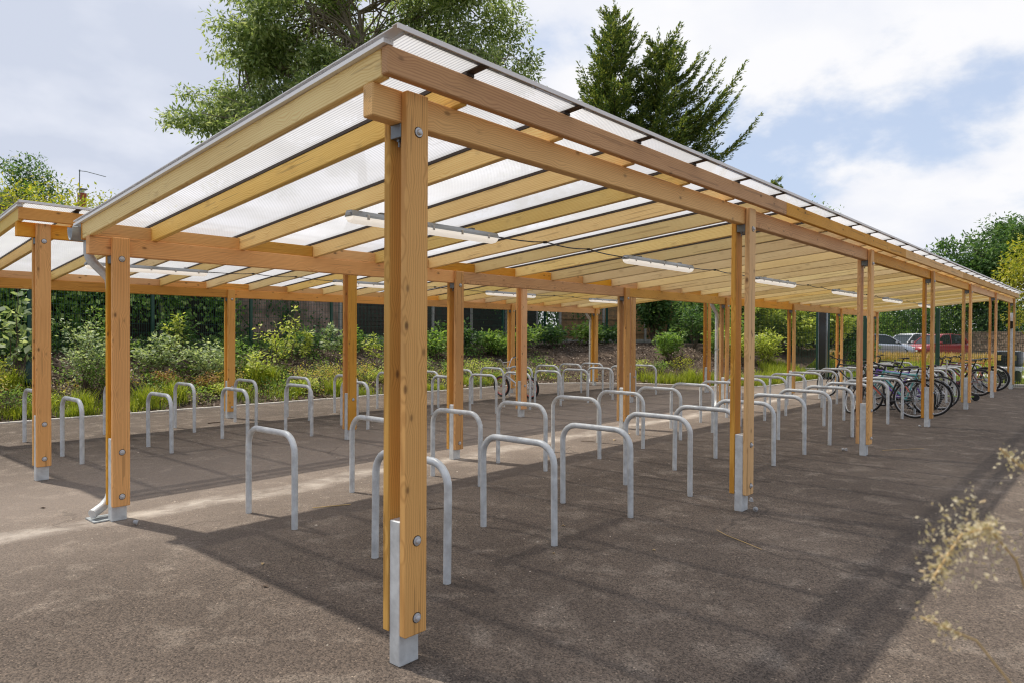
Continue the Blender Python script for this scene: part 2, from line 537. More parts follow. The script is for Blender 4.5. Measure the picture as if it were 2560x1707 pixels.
ground_mat('soil', [(0.3, (0.028, 0.017, 0.010)), (0.5, (0.066, 0.042, 0.026)), (0.7, (0.15, 0.105, 0.068))], 2.0, 0.9, 26.0)
ground_mat('meadow', [(0.3, (0.05, 0.085, 0.02)), (0.5, (0.13, 0.16, 0.04)), (0.7, (0.26, 0.22, 0.07))], 0.4)


def leafmat(name, cols, trans=0.35, rough=0.55, hue_noise=True):
    """cols: dark-to-light list; every leaf island takes its own tint"""
    m, t, b = newmat(name)
    g = nd(t, 'ShaderNodeNewGeometry')
    k = len(cols)
    col = ramp(t, g.outputs['Random Per Island'], [(i / (k - 1), c) for i, c in enumerate(cols)])
    b.inputs['Roughness'].default_value = rough
    b.inputs['Specular IOR Level'].default_value = 0.35
    t.links.new(col, b.inputs['Base Color'])
    tr = nd(t, 'ShaderNodeBsdfTranslucent')
    br = mixc(t, 1.0, col, (1.35, 1.35, 0.75), 'MULTIPLY')
    t.links.new(br, tr.inputs[0])
    mx = nd(t, 'ShaderNodeMixShader'); mx.inputs[0].default_value = trans
    t.links.new(b.outputs[0], mx.inputs[1]); t.links.new(tr.outputs[0], mx.inputs[2])
    t.links.new(mx.outputs[0], t.nodes['Material Output'].inputs[0])
    return m


leafmat('leaf_ash', [(0.10, 0.15, 0.06), (0.20, 0.275, 0.10), (0.33, 0.40, 0.17), (0.56, 0.60, 0.38)], 0.45)
leafmat('leaf_conifer', [(0.055, 0.10, 0.04), (0.10, 0.155, 0.05), (0.19, 0.235, 0.055), (0.34, 0.36, 0.09)], 0.35)
leafmat('leaf_dark', [(0.037, 0.083, 0.03), (0.067, 0.143, 0.044), (0.12, 0.21, 0.067), (0.18, 0.27, 0.09)], 0.46)
leafmat('leaf_ivy', [(0.07, 0.16, 0.025), (0.15, 0.29, 0.04), (0.27, 0.45, 0.08), (0.50, 0.62, 0.20)], 0.15, 0.4)
leafmat('leaf_mid', [(0.085, 0.16, 0.034), (0.144, 0.254, 0.051), (0.22, 0.338, 0.076), (0.338, 0.439, 0.126)], 0.46)
leafmat('leaf_yellow', [(0.159, 0.198, 0.026), (0.277, 0.317, 0.039), (0.423, 0.437, 0.06), (0.555, 0.476, 0.066)], 0.46)
leafmat('leaf_silver', [(0.156, 0.218, 0.109), (0.265, 0.343, 0.172), (0.421, 0.499, 0.281), (0.624, 0.686, 0.452)], 0.46)
leafmat('leaf_copper', [(0.253, 0.115, 0.057), (0.391, 0.196, 0.081), (0.46, 0.31, 0.115), (0.287, 0.287, 0.069)], 0.35)
leafmat('leaf_pieris', [(0.221, 0.276, 0.041), (0.373, 0.386, 0.083), (0.552, 0.469, 0.152), (0.621, 0.373, 0.138)], 0.46)
leafmat('leaf_lime', [(0.24, 0.3, 0.06), (0.39, 0.466, 0.09), (0.556, 0.6, 0.15), (0.704, 0.704, 0.256)], 0.46)
leafmat('grass_fresh', [(0.15, 0.20, 0.018), (0.24, 0.31, 0.025), (0.36, 0.42, 0.04), (0.50, 0.50, 0.10)], 0.4)
leafmat('grass_dark', [(0.06, 0.12, 0.022), (0.105, 0.18, 0.03), (0.18, 0.24, 0.045), (0.3, 0.3, 0.09)], 0.3)
leafmat('grass_dry', [(0.30, 0.23, 0.04), (0.42, 0.30, 0.06), (0.52, 0.33, 0.12), (0.50, 0.30, 0.17)], 0.4)
leafmat('bark_chip', [(0.05, 0.032, 0.022), (0.13, 0.085, 0.055), (0.26, 0.185, 0.13), (0.50, 0.41, 0.32)], 0.0, 0.9)
leafmat('seed_head', [(0.45, 0.38, 0.24), (0.58, 0.50, 0.34), (0.68, 0.61, 0.44), (0.52, 0.38, 0.22)], 0.3, 0.8)
leafmat('petal_white', [(0.75, 0.75, 0.72), (0.8, 0.8, 0.8)], 0.3)


def sheet_mats():
    m, t, b = newmat('sheet_top')
    tr = nd(t, 'ShaderNodeBsdfTransparent'); tr.inputs[0].default_value = (0.98, 0.98, 0.98, 1)
    gl = nd(t, 'ShaderNodeBsdfGlossy'); gl.inputs['Roughness'].default_value = 0.12
    fr = nd(t, 'ShaderNodeFresnel'); fr.inputs[0].default_value = 1.45
    mx = nd(t, 'ShaderNodeMixShader')
    t.links.new(mth(t, 'MULTIPLY', fr.outputs[0], 0.45), mx.inputs[0])
    t.links.new(tr.outputs[0], mx.inputs[1]); t.links.new(gl.outputs[0], mx.inputs[2])
    t.links.new(mx.outputs[0], t.nodes['Material Output'].inputs[0])
    m, t, b = newmat('sheet_under')
    tc = nd(t, 'ShaderNodeTexCoord'); sp = nd(t, 'ShaderNodeSeparateXYZ'); t.links.new(tc.outputs['Object'], sp.inputs[0])
    rib = mth(t, 'ABSOLUTE', mth(t, 'SUBTRACT', mth(t, 'FRACT', mth(t, 'MULTIPLY', sp.outputs[0], 54.0)), 0.5))
    rl = ramp(t, rib, [(0.0, (0.50, 0.505, 0.535)), (0.24, (0.88, 0.88, 0.895)), (0.5, (0.945, 0.945, 0.955))])
    nz = nd(t, 'ShaderNodeTexNoise', i_Scale=1.4, i_Detail=5.0); t.links.new(tc.outputs['Object'], nz.inputs['Vector'])
    rl = mixc(t, 1.0, rl, ramp(t, nz.outputs[0], [(0.3, (0.84, 0.83, 0.80)), (0.6, (1, 1, 1))]), 'MULTIPLY')
    oi = nd(t, 'ShaderNodeObjectInfo')
    rl = mixc(t, 1.0, rl, ramp(t, oi.outputs['Random'], [(0.0, (0.86, 0.86, 0.87)), (1.0, (1, 1, 1))]), 'MULTIPLY')
    tl = nd(t, 'ShaderNodeBsdfTranslucent'); t.links.new(rl, tl.inputs[0])
    tp = nd(t, 'ShaderNodeBsdfTransparent'); t.links.new(rl, tp.inputs[0])
    df = nd(t, 'ShaderNodeBsdfPrincipled'); df.inputs['Base Color'].default_value = (0.8, 0.8, 0.8, 1); df.inputs['Roughness'].default_value = 0.25
    m1 = nd(t, 'ShaderNodeMixShader'); m1.inputs[0].default_value = 0.33
    t.links.new(tl.outputs[0], m1.inputs[1]); t.links.new(tp.outputs[0], m1.inputs[2])
    m2 = nd(t, 'ShaderNodeMixShader'); m2.inputs[0].default_value = 0.03
    t.links.new(m1.outputs[0], m2.inputs[1]); t.links.new(df.outputs[0], m2.inputs[2])
    t.links.new(m2.outputs[0], t.nodes['Material Output'].inputs[0])


sheet_mats()
m, t, b = newmat('lamp_diffuser')
b.inputs['Base Color'].default_value = (0.86, 0.84, 0.80, 1); b.inputs['Roughness'].default_value = 0.35
b.inputs['Emission Color'].default_value = (1.0, 0.92, 0.82, 1); b.inputs['Emission Strength'].default_value = 0.42


def paint(name, col, rough=0.3, metal=0.0):
    m, t, b = newmat(name)
    b.inputs['Base Color'].default_value = (*col, 1)
    b.inputs['Roughness'].default_value = rough
    b.inputs['Metallic'].default_value = metal
    b.inputs['Coat Weight'].default_value = 0.6
    b.inputs['Coat Roughness'].default_value = 0.08
    return m


for nm, c, me_ in (('paint_black', (0.012, 0.012, 0.014), 0), ('paint_red', (0.30, 0.012, 0.018), 0), ('paint_mint', (0.13, 0.42, 0.42), 0),
                   ('paint_maroon', (0.12, 0.012, 0.022), 0), ('paint_orange', (0.68, 0.28, 0.07), 0), ('paint_silver', (0.52, 0.56, 0.62), 0.5),
                   ('paint_white', (0.70, 0.71, 0.72), 0.1), ('paint_purple', (0.16, 0.07, 0.42), 0), ('paint_salmon', (0.75, 0.16, 0.10), 0),
                   ('paint_chrome', (0.62, 0.62, 0.63), 0.9), ('paint_lime', (0.35, 0.55, 0.08), 0), ('paint_pinkred', (0.50, 0.10, 0.09), 0)):
    paint(nm, c, 0.3, me_)
MT = MATS

# ================================================================== GROUND
g = mesh('ground', [(-500, -500, -0.09), (600, -500, -0.09), (600, 600, -0.09), (-500, 600, -0.09)], [(0, 1, 2, 3)], MT['meadow'])
tag(link('ground', g), kind='structure')
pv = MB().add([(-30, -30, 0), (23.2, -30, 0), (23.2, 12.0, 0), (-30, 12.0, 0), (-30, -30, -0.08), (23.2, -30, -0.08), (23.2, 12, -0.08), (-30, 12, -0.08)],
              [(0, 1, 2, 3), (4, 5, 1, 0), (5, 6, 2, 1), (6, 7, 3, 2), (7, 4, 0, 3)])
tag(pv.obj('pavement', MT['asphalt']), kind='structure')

KP = np.array([[-12, 11.45], [-6, 11.35], [1, 11.22], [9, 11.0], [14.1, 10.8], [15.2, 10.2], [15.9, 9.4], [16.6, 8.2], [16.95, 6.5], [17.4, 5.62], [18.2, 5.46], [23.0, 5.44]])


def kdist(x, y):
    x = np.asarray(x, float); y = np.asarray(y, float)
    best = np.full(x.shape, 1e9)
    for a, b in zip(KP[:-1], KP[1:]):
        d = b - a
        t = np.clip(((x - a[0]) * d[0] + (y - a[1]) * d[1]) / (d @ d), 0, 1)
        best = np.minimum(best, np.hypot(x - a[0] - t * d[0], y - a[1] - t * d[1]))
    inside = y > np.interp(x, KP[:, 0], KP[:, 1])
    return np.where(inside, best, -best)


def bedz(x, y):
    x = np.asarray(x, float); y = np.asarray(y, float)
    d = kdist(x, y)
    z = np.interp(d, [-0.6, 0.04, 0.35, 1.2, 3.4, 4.2, 6.5], [-0.3, -0.004, 0.06, 0.30, 1.0, 1.1, 1.15])
    bump = 0.035 * np.sin(x * 2.3 + np.sin(y * 1.7) * 1.4) * np.sin(y * 2.9 + x * 0.6) + 0.02 * np.sin(x * 7.1 + 1) * np.sin(y * 6.3 + 2)
    return z + bump * np.clip(d / 0.7, 0, 1)


gx = np.arange(-12, 30.01, 0.16); gy = np.arange(4.9, 22.01, 0.16)
XX, YY = np.meshgrid(gx, gy)
ZZ = bedz(XX, YY)
nx_ = len(gx); ny_ = len(gy)
idx = np.arange(nx_ * ny_).reshape(ny_, nx_)
fq = np.stack([idx[:-1, :-1], idx[:-1, 1:], idx[1:, 1:], idx[1:, :-1]], -1).reshape(-1, 4)
keep = (ZZ.ravel()[fq].max(1) > -0.2) & (XX.ravel()[fq].max(1) < 29)
keep &= ~((XX.ravel()[fq].min(1) > 22.95) & (YY.ravel()[fq].min(1) < 6.2))
bedm = mesh('planting_bank', np.stack([XX.ravel(), YY.ravel(), ZZ.ravel()], -1), fq[keep], MT['soil'], True)
tag(link('planting_bank', bedm), kind='structure')

kerb = tag(empty('kerb', (0, 0, 0)), kind='structure')
seg = np.hypot(*np.diff(KP, axis=0).T); cum = np.concatenate([[0], np.cumsum(seg)])
s0 = 0.0; kmeshes = {}
while s0 < cum[-1] - 0.1:
    s1 = min(s0 + 0.9, cum[-1])
    pa = [np.interp(s0 + 0.004, cum, KP[:, i]) for i in (0, 1)]; pb = [np.interp(s1 - 0.004, cum, KP[:, i]) for i in (0, 1)]
    ln = round(math.hypot(pb[0] - pa[0], pb[1] - pa[1]), 2)
    if ln not in kmeshes: kmeshes[ln] = MB().box(0, ln, -0.03, 0.03, -0.05, 0.026, 0.006).mesh('kerb_stone', MT['kerb_concrete'])
    link('kerb_stone', kmeshes[ln], kerb, (pa[0], pa[1], random.uniform(-0.003, 0.003)), (0, 0, math.atan2(pb[1] - pa[1], pb[0] - pa[0])))
    s0 = s1
for k in range(36):
    y0 = -26 + 0.915 * k
    if y0 > 5: break
    link('kerb_stone', kmeshes.setdefault('far', MB().box(0, 0.9, -0.06, 0.06, -0.05, 0.10, 0.01).mesh('kerb_stone', MT['kerb_concrete'])), kerb, (23.27, y0, 0), (0, 0, math.pi / 2))

# ground beyond the fence: verge, footpath, tall dry grass strip
vg = MB().add([(23.33, -40, 0.06), (27.6, -40, 0.06), (27.6, 20, 0.06), (23.33, 20, 0.06)], [(0, 1, 2, 3)])
tag(vg.obj('verge', MT['meadow']), kind='structure')
fp = MB().box(27.6, 29.6, -40, 20, -0.05, 0.07)
tag(fp.obj('footpath', MT['kerb_concrete']), kind='structure')
fl = MB().add([(29.6, -60, 0.06), (46.5, -60, 0.10), (46.5, 40, 0.10), (29.6, 40, 0.06)], [(0, 1, 2, 3)])
tag(fl.obj('field', MT['meadow']), kind='structure')
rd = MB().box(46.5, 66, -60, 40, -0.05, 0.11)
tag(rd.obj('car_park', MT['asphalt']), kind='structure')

# ================================================================== SHELTERS
BAY = 3.706
SL = 0.0952
SA = math.atan(SL)
DY = 3.549


def shelter(name, x0, y0, nb, nin, label, pipes):
    T = empty(name, (x0, y0, 0))
    tag(T, label, 'bike shelter', 'timber bike shelters with clear roofs')
    xe = nb * BAY + 0.1143 + 0.155
    # --- posts
    def tim(ln): return MB().box(0, ln, -0.0215, 0.0215, -0.0635, 0.0635, 0.005).mesh('timber', MT['post_timber'])
    mf, mr = tim(2.568 - 0.143), tim(2.235 - 0.120)
    steel = MB().box(0, 0.1143, 0.001, 0.073, 0, 0.655, 0.004).mesh('steel_foot', MT['galvanised'])
    bolt = MB().lathe((0, 0, 0), (0, -1, 0), [(0.021, 0), (0.021, 0.003), (0.0135, 0.004), (0.0135, 0.009), (0.0105, 0.014), (0.004, 0.0165)], 14).mesh('bolt', MT['bolt_steel'], True)
    shade_disc = MB().lathe((0, 0, 0), (0, -1, 0), [(0.0245, -0.002), (0.0245, 0.0012)], 18).mesh('bolt_shade_disc', MT['hole_shade'])  # flat dark disc painted as the shadow ring of the bolt recess
    brk = MB().box(-0.003, 0.121, 0.002, 0.072, -0.062, -0.001, 0.002).box(0.012, 0.028, 0.03, 0.046, -0.074, -0.062).tube([(0.02, 0.038, -0.062), (0.02, 0.038, -0.098)], 0.005, 6).mesh('beam_bracket', MT['galvanised_dark'])
    for row, (yy, zb, mt, bz, zbeam) in enumerate(((0.0, 0.143, mf, (2.395, 0.568, 0.221), 2.432), (DY, 0.120, mr, (2.068, 0.549, 0.198), 2.095))):
        for k in range(nb + 1):
            p = link('post', None, T, (k * BAY, yy, 0))
            link('timber', mt, p, (0.0595, -0.0225, zb), (0, -math.pi / 2, 0))
            link('timber', mt, p, (0.0595, 0.0965, zb), (0, -math.pi / 2, math.pi * 0 + 0))
            link('steel_foot', steel, p)
            for z in bz:
                link('bolt_shade_disc', shade_disc, p, (0.063, -0.044, z))
                link('bolt', bolt, p, (0.063, -0.0448, z), (0, random.random() * 3, 0))
            link('beam_bracket', brk, p, (0, 0, zbeam))
    # --- beams, in lengths that butt at the posts
    for nm, yy, zb in (('front_beam', 0.0, 2.432), ('rear_beam', DY, 2.095)):
        for k in range(nb):
            xa = -0.155 if k == 0 else k * BAY + 0.0585
            xb = xe if k == nb - 1 else (k + 1) * BAY + 0.0555
            MB().box(0, xb - xa, -0.0355, 0.0355, -0.0715, 0.0715, 0.005).obj(nm, MT['beam_timber'], T, (xa, yy + 0.037, zb + 0.0715))
    # --- rafters
    xr = [-0.1325] + list(np.linspace(0.33, xe - 0.155 - 0.33 + 0.155, nin)) + [xe - 0.0225]
    Lr = (3.70 + 0.06) / math.cos(SA)
    rm = MB().box(0, Lr, -0.0225, 0.0225, 0, 0.12, 0.004).mesh('rafter', MT['rafter_timber'])
    for x in xr:
        link('rafter', rm, T, (x, -0.0595, 2.5755 + SL * 0.0595), (0, SA, math.pi / 2))
    # --- fascia boards front and rear
    nfb = max(3, round(nb * 0.85))
    fb = np.linspace(-0.16, xe + 0.005, nfb + 1)
    for a, b in zip(fb[:-1], fb[1:]):
        MB().box(0.001, b - a - 0.001, -0.0225, 0.0225, 0, 0.118, 0.005).obj('front_fascia', MT['beam_timber'], T, (a, -0.0825, 2.585))
        MB().box(0.001, b - a - 0.001, -0.010, 0.010, 0, 0.132, 0.003).obj('rear_fascia', MT['beam_timber'], T, (a, 3.713, 2.216))
    # --- blocking on the rear beam between rafters
    bms = {}
    for a, b in zip(xr[:-1], xr[1:]):
        w = round(b - a - 0.046, 3)
        if w not in bms: bms[w] = MB().box(0, w, -0.022, 0.022, 0, 0.105, 0.004).mesh('blocking', MT['beam_timber'])
        link('blocking', bms[w], T, (a + 0.023, DY + 0.040, 2.2385))
    # --- sheets and glazing bars
    yF, yR = -0.20, 3.84
    Ls = (yR - yF) / math.cos(SA)
    zF = 2.575 - SL * yF + 0.12 / math.cos(SA) + 0.0205
    sms = {}
    for a, b in zip(xr[:-1], xr[1:]):
        w = round(b - a - 0.012, 3)
        if w not in sms:
            me = mesh('roof_sheet', [(x, y, z) for x in (-w / 2, w / 2) for y in (0, Ls) for z in (0, 0.016)],
                      [(0, 2, 6, 4), (1, 5, 7, 3), (0, 4, 5, 1), (2, 3, 7, 6), (0, 1, 3, 2), (4, 6, 7, 5)], MT['sheet_under'])
            me.materials.append(MT['sheet_top'])
            me.polygons[1].material_index = 1
            sms[w] = me
        link('roof_sheet', sms[w], T, ((a + b) / 2, yF, zF), (-SA, 0, 0))
    barm = MB().box(-0.026, 0.026, 0.10, Ls, -0.0195, -0.0005).box(-0.024, 0.024, 0.0, 0.099, -0.006, -0.0005).box(-0.004, 0.004, 0.0, Ls, -0.0005, 0.018).mesh('glazing_bar', MT['bar_brown'])
    capm = MB().box(-0.026, 0.026, 0.0, Ls, 0.0175, 0.024, 0.002).mesh('bar_cap', MT['flashing_white'])
    for x in xr[1:-1]:
        gb = link('glazing_bar', barm, T, (x, yF, zF), (-SA, 0, 0))
        link('bar_cap', capm, gb)
    for x, s in ((xr[0], -1), (xr[-1], 1)):
        xa, xb = sorted((x - s * 0.006, x + s * 0.046))
        MB().box(xa - x, xb - x, 0.10, Ls, -0.0195, -0.0005).box(xa - x, xb - x, 0, Ls, 0.0165, 0.021).obj('edge_flashing', MT['flashing_white'], T, (x, yF, zF), (-SA, 0, 0))
    tb = np.linspace(-0.186, xe + 0.03, nfb + 2)
    for a, b in zip(tb[:-1], tb[1:]):
        MB().box(0.001, b - a - 0.001, -0.004, 0.003, -0.003, 0.021, 0.001).box(0.001, b - a - 0.001, 0.003, 0.035, 0.0175, 0.021).obj('edge_trim', MT['trim_aluminium'], T, (a, yF, zF), (-SA, 0, 0))
    # --- gutter and downpipes
    po = [(3.793 + 0.062 * math.cos(t), 2.315 + 0.105 * math.sin(t)) for t in np.linspace(math.pi, 2 * math.pi, 11)]
    pi_ = [(3.793 + 0.058 * math.cos(t), 2.318 + 0.100 * math.sin(t)) for t in np.linspace(2 * math.pi, math.pi, 11)]
    gl = np.linspace(-0.215, xe + 0.04, nb + 1)
    for a, b in zip(gl[:-1], gl[1:]):
        MB().prism(po + pi_, 0, a, b - 0.002).obj('gutter', MT['galvanised_dull'], T, smooth=True)
    for k in pipes:
        x = k * BAY
        P = []
        for t in np.linspace(0, 1, 5): P.append((x - 0.085, 3.79, 2.25 - 0.13 * t))
        for t in np.linspace(0.15, 0.85, 6):
            s = t * t * (3 - 2 * t); P.append((x - 0.085 + 0.150 * s, 3.79 - 0.04 * s, 2.12 - 0.24 * t))
        P += [(x + 0.065, 3.75, 1.80), (x + 0.065, 3.75, 0.9), (x + 0.065, 3.75, 0.20), (x + 0.045, 3.745, 0.14), (x - 0.005, 3.728, 0.095), (x - 0.060, 3.703, 0.07), (x - 0.095, 3.682, 0.058)]
        dp = MB().tube(P, 0.036, 14).obj('downpipe', MT['galvanised'], T, smooth=True)
        MB().lathe((x + 0.065, 3.75, 0.38), (0, 0, 1), [(0.037, 0), (0.040, 0.002), (0.040, 0.105), (0.037, 0.107)], 14).obj('pipe_collar', MT['galvanised'], dp, smooth=True)
        MB().box(x + 0.043, x + 0.087, 3.675, 3.716, 1.2, 1.23).lathe((x + 0.065, 3.75, 1.2), (0, 0, 1), [(0.037, 0), (0.040, 0.001), (0.040, 0.03), (0.037, 0.031)], 14).obj('pipe_bracket', MT['galvanised_dull'], dp, smooth=True)
    return T


S1 = (0.0, 0.0)
S2 = (0.0336, 5.7294)
shelter('bike_shelter', S1[0], S1[1], 6, 30, 'long timber bike shelter in front, its corner post closest to the camera', (0, 3, 6))
shelter('bike_shelter', S2[0], S2[1], 4, 20, 'shorter timber bike shelter behind, beside the planted bank', (4,))

# ================================================================== BIKE STANDS
HW, HT, TR, BR = 0.706, 0.713, 0.0245, 0.145
path = [(0, 0, -0.02), (0, 0, 0.3), (0, 0, HT - BR)]
for t in np.linspace(0, math.pi / 2, 8)[1:]: path.append((0, BR - BR * math.cos(t), HT - BR + BR * math.sin(t)))
path.append((0, HW / 2, HT))
path += [(0, HW - p[1], p[2]) for p in path[-2::-1]]
stand_me = MB().tube(path, TR, 14).mesh('bike_stand', MT['galvanised'], True)
ORD = ['first', 'second', 'third', 'fourth', 'fifth', 'sixth', 'seventh', 'eighth', 'ninth', 'tenth', 'eleventh', 'twelfth', 'thirteenth', 'fourteenth', 'fifteenth', 'sixteenth', 'seventeenth', 'eighteenth', 'nineteenth', 'twentieth', 'twenty-first']
for rowname, xs, step, n, y, grp in (('front row of the long shelter', 0.876, 1.0215, 21, 0.612, 'hoop stands under the long shelter'),
                                     ('back row of the long shelter', 0.872, 1.0215, 21, 2.326, 'hoop stands under the long shelter'),
                                     ('front row of the shorter shelter', 0.655, 0.986, 14, 6.43, 'hoop stands under the shorter shelter'),
                                     ('back row of the shorter shelter', 0.645, 0.986, 14, 8.03, 'hoop stands under the shorter shelter')):
    for k in range(n):
        o = link('bike_stand', stand_me, None, (xs + step * k + random.uniform(-0.008, 0.008), y + random.uniform(-0.008, 0.008), random.uniform(-0.006, 0.006)), (random.uniform(-0.006, 0.006), random.uniform(-0.008, 0.008), random.uniform(-0.02, 0.02)))
        tag(o, 'galvanised steel hoop, %s from the near end in the %s' % (ORD[k], rowname), 'bike stand', grp)

# ================================================================== STRIP LIGHTS + CABLES


def strip_light():
    T = empty('strip_light', (0, 0, 0))
    hl = 0.775
    hp = [(-0.030, 0.044), (0.030, 0.044), (0.046, 0.018), (0.052, 0.0), (-0.052, 0.0), (-0.046, 0.018)]
    MB().prism(hp, 0, -hl, hl).box(-hl - 0.012, -hl, -0.03, 0.03, 0.002, 0.03, 0.004).box(hl, hl + 0.012, -0.03, 0.03, 0.002, 0.03, 0.004).obj('housing', MT['lamp_grey'], T)
    sec = [(0.048, -0.001), (0.047, -0.018), (0.040, -0.034), (0.024, -0.046), (0.0, -0.050), (-0.024, -0.046), (-0.040, -0.034), (-0.047, -0.018), (-0.048, -0.001)]
    b = MB(); n = len(sec); vs = []; fs = []
    xs = [(-hl + 0.004, 0.55), (-hl + 0.015, 0.85), (-hl + 0.045, 1), (hl - 0.045, 1), (hl - 0.015, 0.85), (hl - 0.004, 0.55)]
    for x, s in xs: vs += [(x, p[0] * (0.85 + 0.15 * s), -0.001 + (p[1] + 0.001) * s) for p in sec]
    for i in range(len(xs) - 1):
        for k in range(n - 1): fs.append((i * n + k, i * n + k + 1, (i + 1) * n + k + 1, (i + 1) * n + k))
    fs += [tuple(range(n)), tuple(range((len(xs) - 1) * n, len(xs) * n))[::-1]]
    b.add(vs, fs).obj('diffuser', MT['lamp_diffuser'], T, smooth=True)
    cm = MB().box(-0.012, 0.012, -0.0565, -0.050, -0.016, 0.022, 0.002).box(-0.007, 0.007, -0.060, -0.0565, -0.008, 0.010).mesh('clip', MT['bolt_steel'])
    for i, x in enumerate((-0.64, -0.32, 0.0, 0.32, 0.64)):
        link('clip', cm, T, (x, 0, 0)); link('clip', cm, T, (x, 0, 0), (0, 0, math.pi))
    for x in (-0.48, 0.48): MB().box(x - 0.02, x + 0.02, -0.02, 0.02, 0.0445, 0.060).obj('mounting_clip', MT['galvanised_dark'], T)
    return T


lamp0 = None
LZ = 2.342
for (sx, sy), n, who in ((S1, 6, 'long shelter'), (S2, 4, 'shorter shelter')):
    for k in range(n):
        pos = (sx + 1.765 + BAY * k, sy + 1.80, LZ)
        lab = 'white strip light with grey housing, %s from the near end under the %s' % (ORD[k], who)
        if lamp0 is None:
            lamp0 = strip_light(); lamp0.location = pos; o = lamp0
        else:
            o = dup(lamp0, pos)
        tag(o, lab, 'strip light', 'strip lights under the %s roof' % who)
    for k in range(n - 1):
        xa, xb = sx + 1.765 + BAY * k + 0.788, sx + 1.765 + BAY * (k + 1) - 0.788
        pts = []
        for t in np.linspace(0, 1, 13):
            sag = -0.022 * abs(math.sin(t * math.pi * 3)) + 0.026 * min(1, 8 * min(t, 1 - t))
            pts.append((xa + (xb - xa) * t, sy + 1.80 + 0.01 * math.sin(t * 9), LZ + 0.018 + sag))
        c = MB().tube(pts, 0.006, 6)
        for t in (0.33, 0.67): c.box(xa + (xb - xa) * t - 0.012, xa + (xb - xa) * t + 0.012, sy + 1.79, sy + 1.82, LZ + 0.030, LZ + 0.052)
        tag(c.obj('power_cable', MT['black_plastic'], smooth=True), 'black cable between the %s and %s strip lights of the %s' % (ORD[k], ORD[k + 1], who), 'cable', 'cables between the strip lights')

# ================================================================== DRAIN, CAPS, LITTER
dg = tag(empty('drain_grate', (-0.012, 3.695, 0.003)), 'small square grey drain grate under the downpipe shoe', 'drain grate')
MB().box(-0.098, 0.098, -0.098, -0.074, 0, 0.009).box(-0.098, 0.098, 0.074, 0.098, 0, 0.009).box(-0.098, -0.074, -0.074, 0.074, 0, 0.009).box(0.074, 0.098, -0.074, 0.074, 0, 0.009).obj('frame', MT['galvanised_dull'], dg)
MB().box(-0.074, 0.074, -0.074, 0.074, 0, 0.002).obj('pit', MT['hole_shade'], dg)  # flat dark plate painted as the shade below the bars
bm_ = MB().box(-0.074, 0.074, -0.006, 0.006, 0.001, 0.008).mesh('bar', MT['galvanised_dull'])
for i in range(6): link('bar', bm_, dg, (0, -0.062 + 0.0248 * i, 0), (0, 0, 0))

capmesh = MB().lathe((0, 0, 0), (0, 0, 1), [(0.021, 0.0), (0.021, 0.004), (0.016, 0.006), (0.015, 0.022), (0.011, 0.031), (0.003, 0.034)], 14).mesh('bolt_cap', MT['cap_grey'], True)
for (x, y, rx, lab) in ((0.105, 3.308, 1.2, 'grey plastic bolt cap lying on its side by the post with the downpipe'),
                        (0.135, 5.87, 0.0, 'white grey bolt cap upright at the foot of the leftmost post'),
                        (3.80, -0.075, 1.3, 'grey bolt cap tipped over at the second front post'),
                        (4.13, 0.10, 0.0, 'pale bolt cap standing behind the second front post'),
                        (7.60, 0.33, 1.4, 'left one of two bolt caps touching near the third front post'),
                        (7.66, 0.30, 0.2, 'right one of two bolt caps touching near the third front post'),
                        (11.0, 0.10, 1.2, 'bolt cap on its side near the black bike and fourth front post')):
    o = link('bolt_cap', capmesh, None, (x, y, 0.021 * math.sin(rx) + 0.001), (rx, 0, random.random() * 6))
    tag(o, lab, 'bolt cap', 'loose bolt caps on the asphalt')


def stick(name, pts, r, mat, label, cat='twig'):
    return tag(MB().tube(pts, r, 6).obj(name, MT[mat], smooth=True), label, cat)


stick('straw', [(3.016, -0.092, 0.012), (2.95, -0.20, 0.006), (2.88, -0.36, 0.004), (2.776, -0.539, 0.010)], [0.002, 0.0028, 0.003, 0.002], 'dry_stem', 'long pale straw on open asphalt right of the second post', 'straw')
stick('straw', [(8.0, -0.05, 0.006), (8.3, -0.22, 0.004), (8.55, -0.42, 0.005)], 0.0028, 'dry_stem', 'thin pale straw lying beyond the third front post', 'straw')
stick('twig', [(1.306, 2.762, 0.008), (1.36, 2.74, 0.006), (1.47, 2.69, 0.008), (1.60, 2.63, 0.006)], [0.003, 0.004, 0.0045, 0.004], 'dry_stem', 'straight tan twig on the sunlit strip left of the near post')
stick('twig', [(5.888, 3.269, 0.01), (5.92, 3.20, 0.012), (5.96, 3.13, 0.012), (5.985, 3.10, 0.006)], 0.004, 'twig_dark', 'dark bent twig on the pale silt between the shelters')
stick('twig', [(1.95, 2.0, 0.004), (2.10, 1.93, 0.006)], 0.003, 'twig_dark', 'thin grey twig in shade beside the near post')
stick('twig', [(3.2, 8.85, 0.008), (3.32, 8.82, 0.014), (3.42, 8.83, 0.01)], 0.008, 'twig_dark', 'short dark stick beyond the shorter shelter front row')


def deadleaf(x, y, s, lab, mat='leaf_dead'):
    vs = [(0, 0, 0.002), (s * 0.4, s * 0.3, 0.012), (s, 0, 0.004), (s * 0.45, -s * 0.32, 0.010), (s * 0.5, 0, 0.003)]
    o = link('dead_leaf', mesh('dead_leaf', vs, [(0, 4, 1), (1, 4, 2), (2, 4, 3), (3, 4, 0)], MT[mat]), None, (x, y, 0.001), (0, 0, random.random() * 6))
    tag(o, lab, 'leaf', 'fallen leaves on the asphalt')


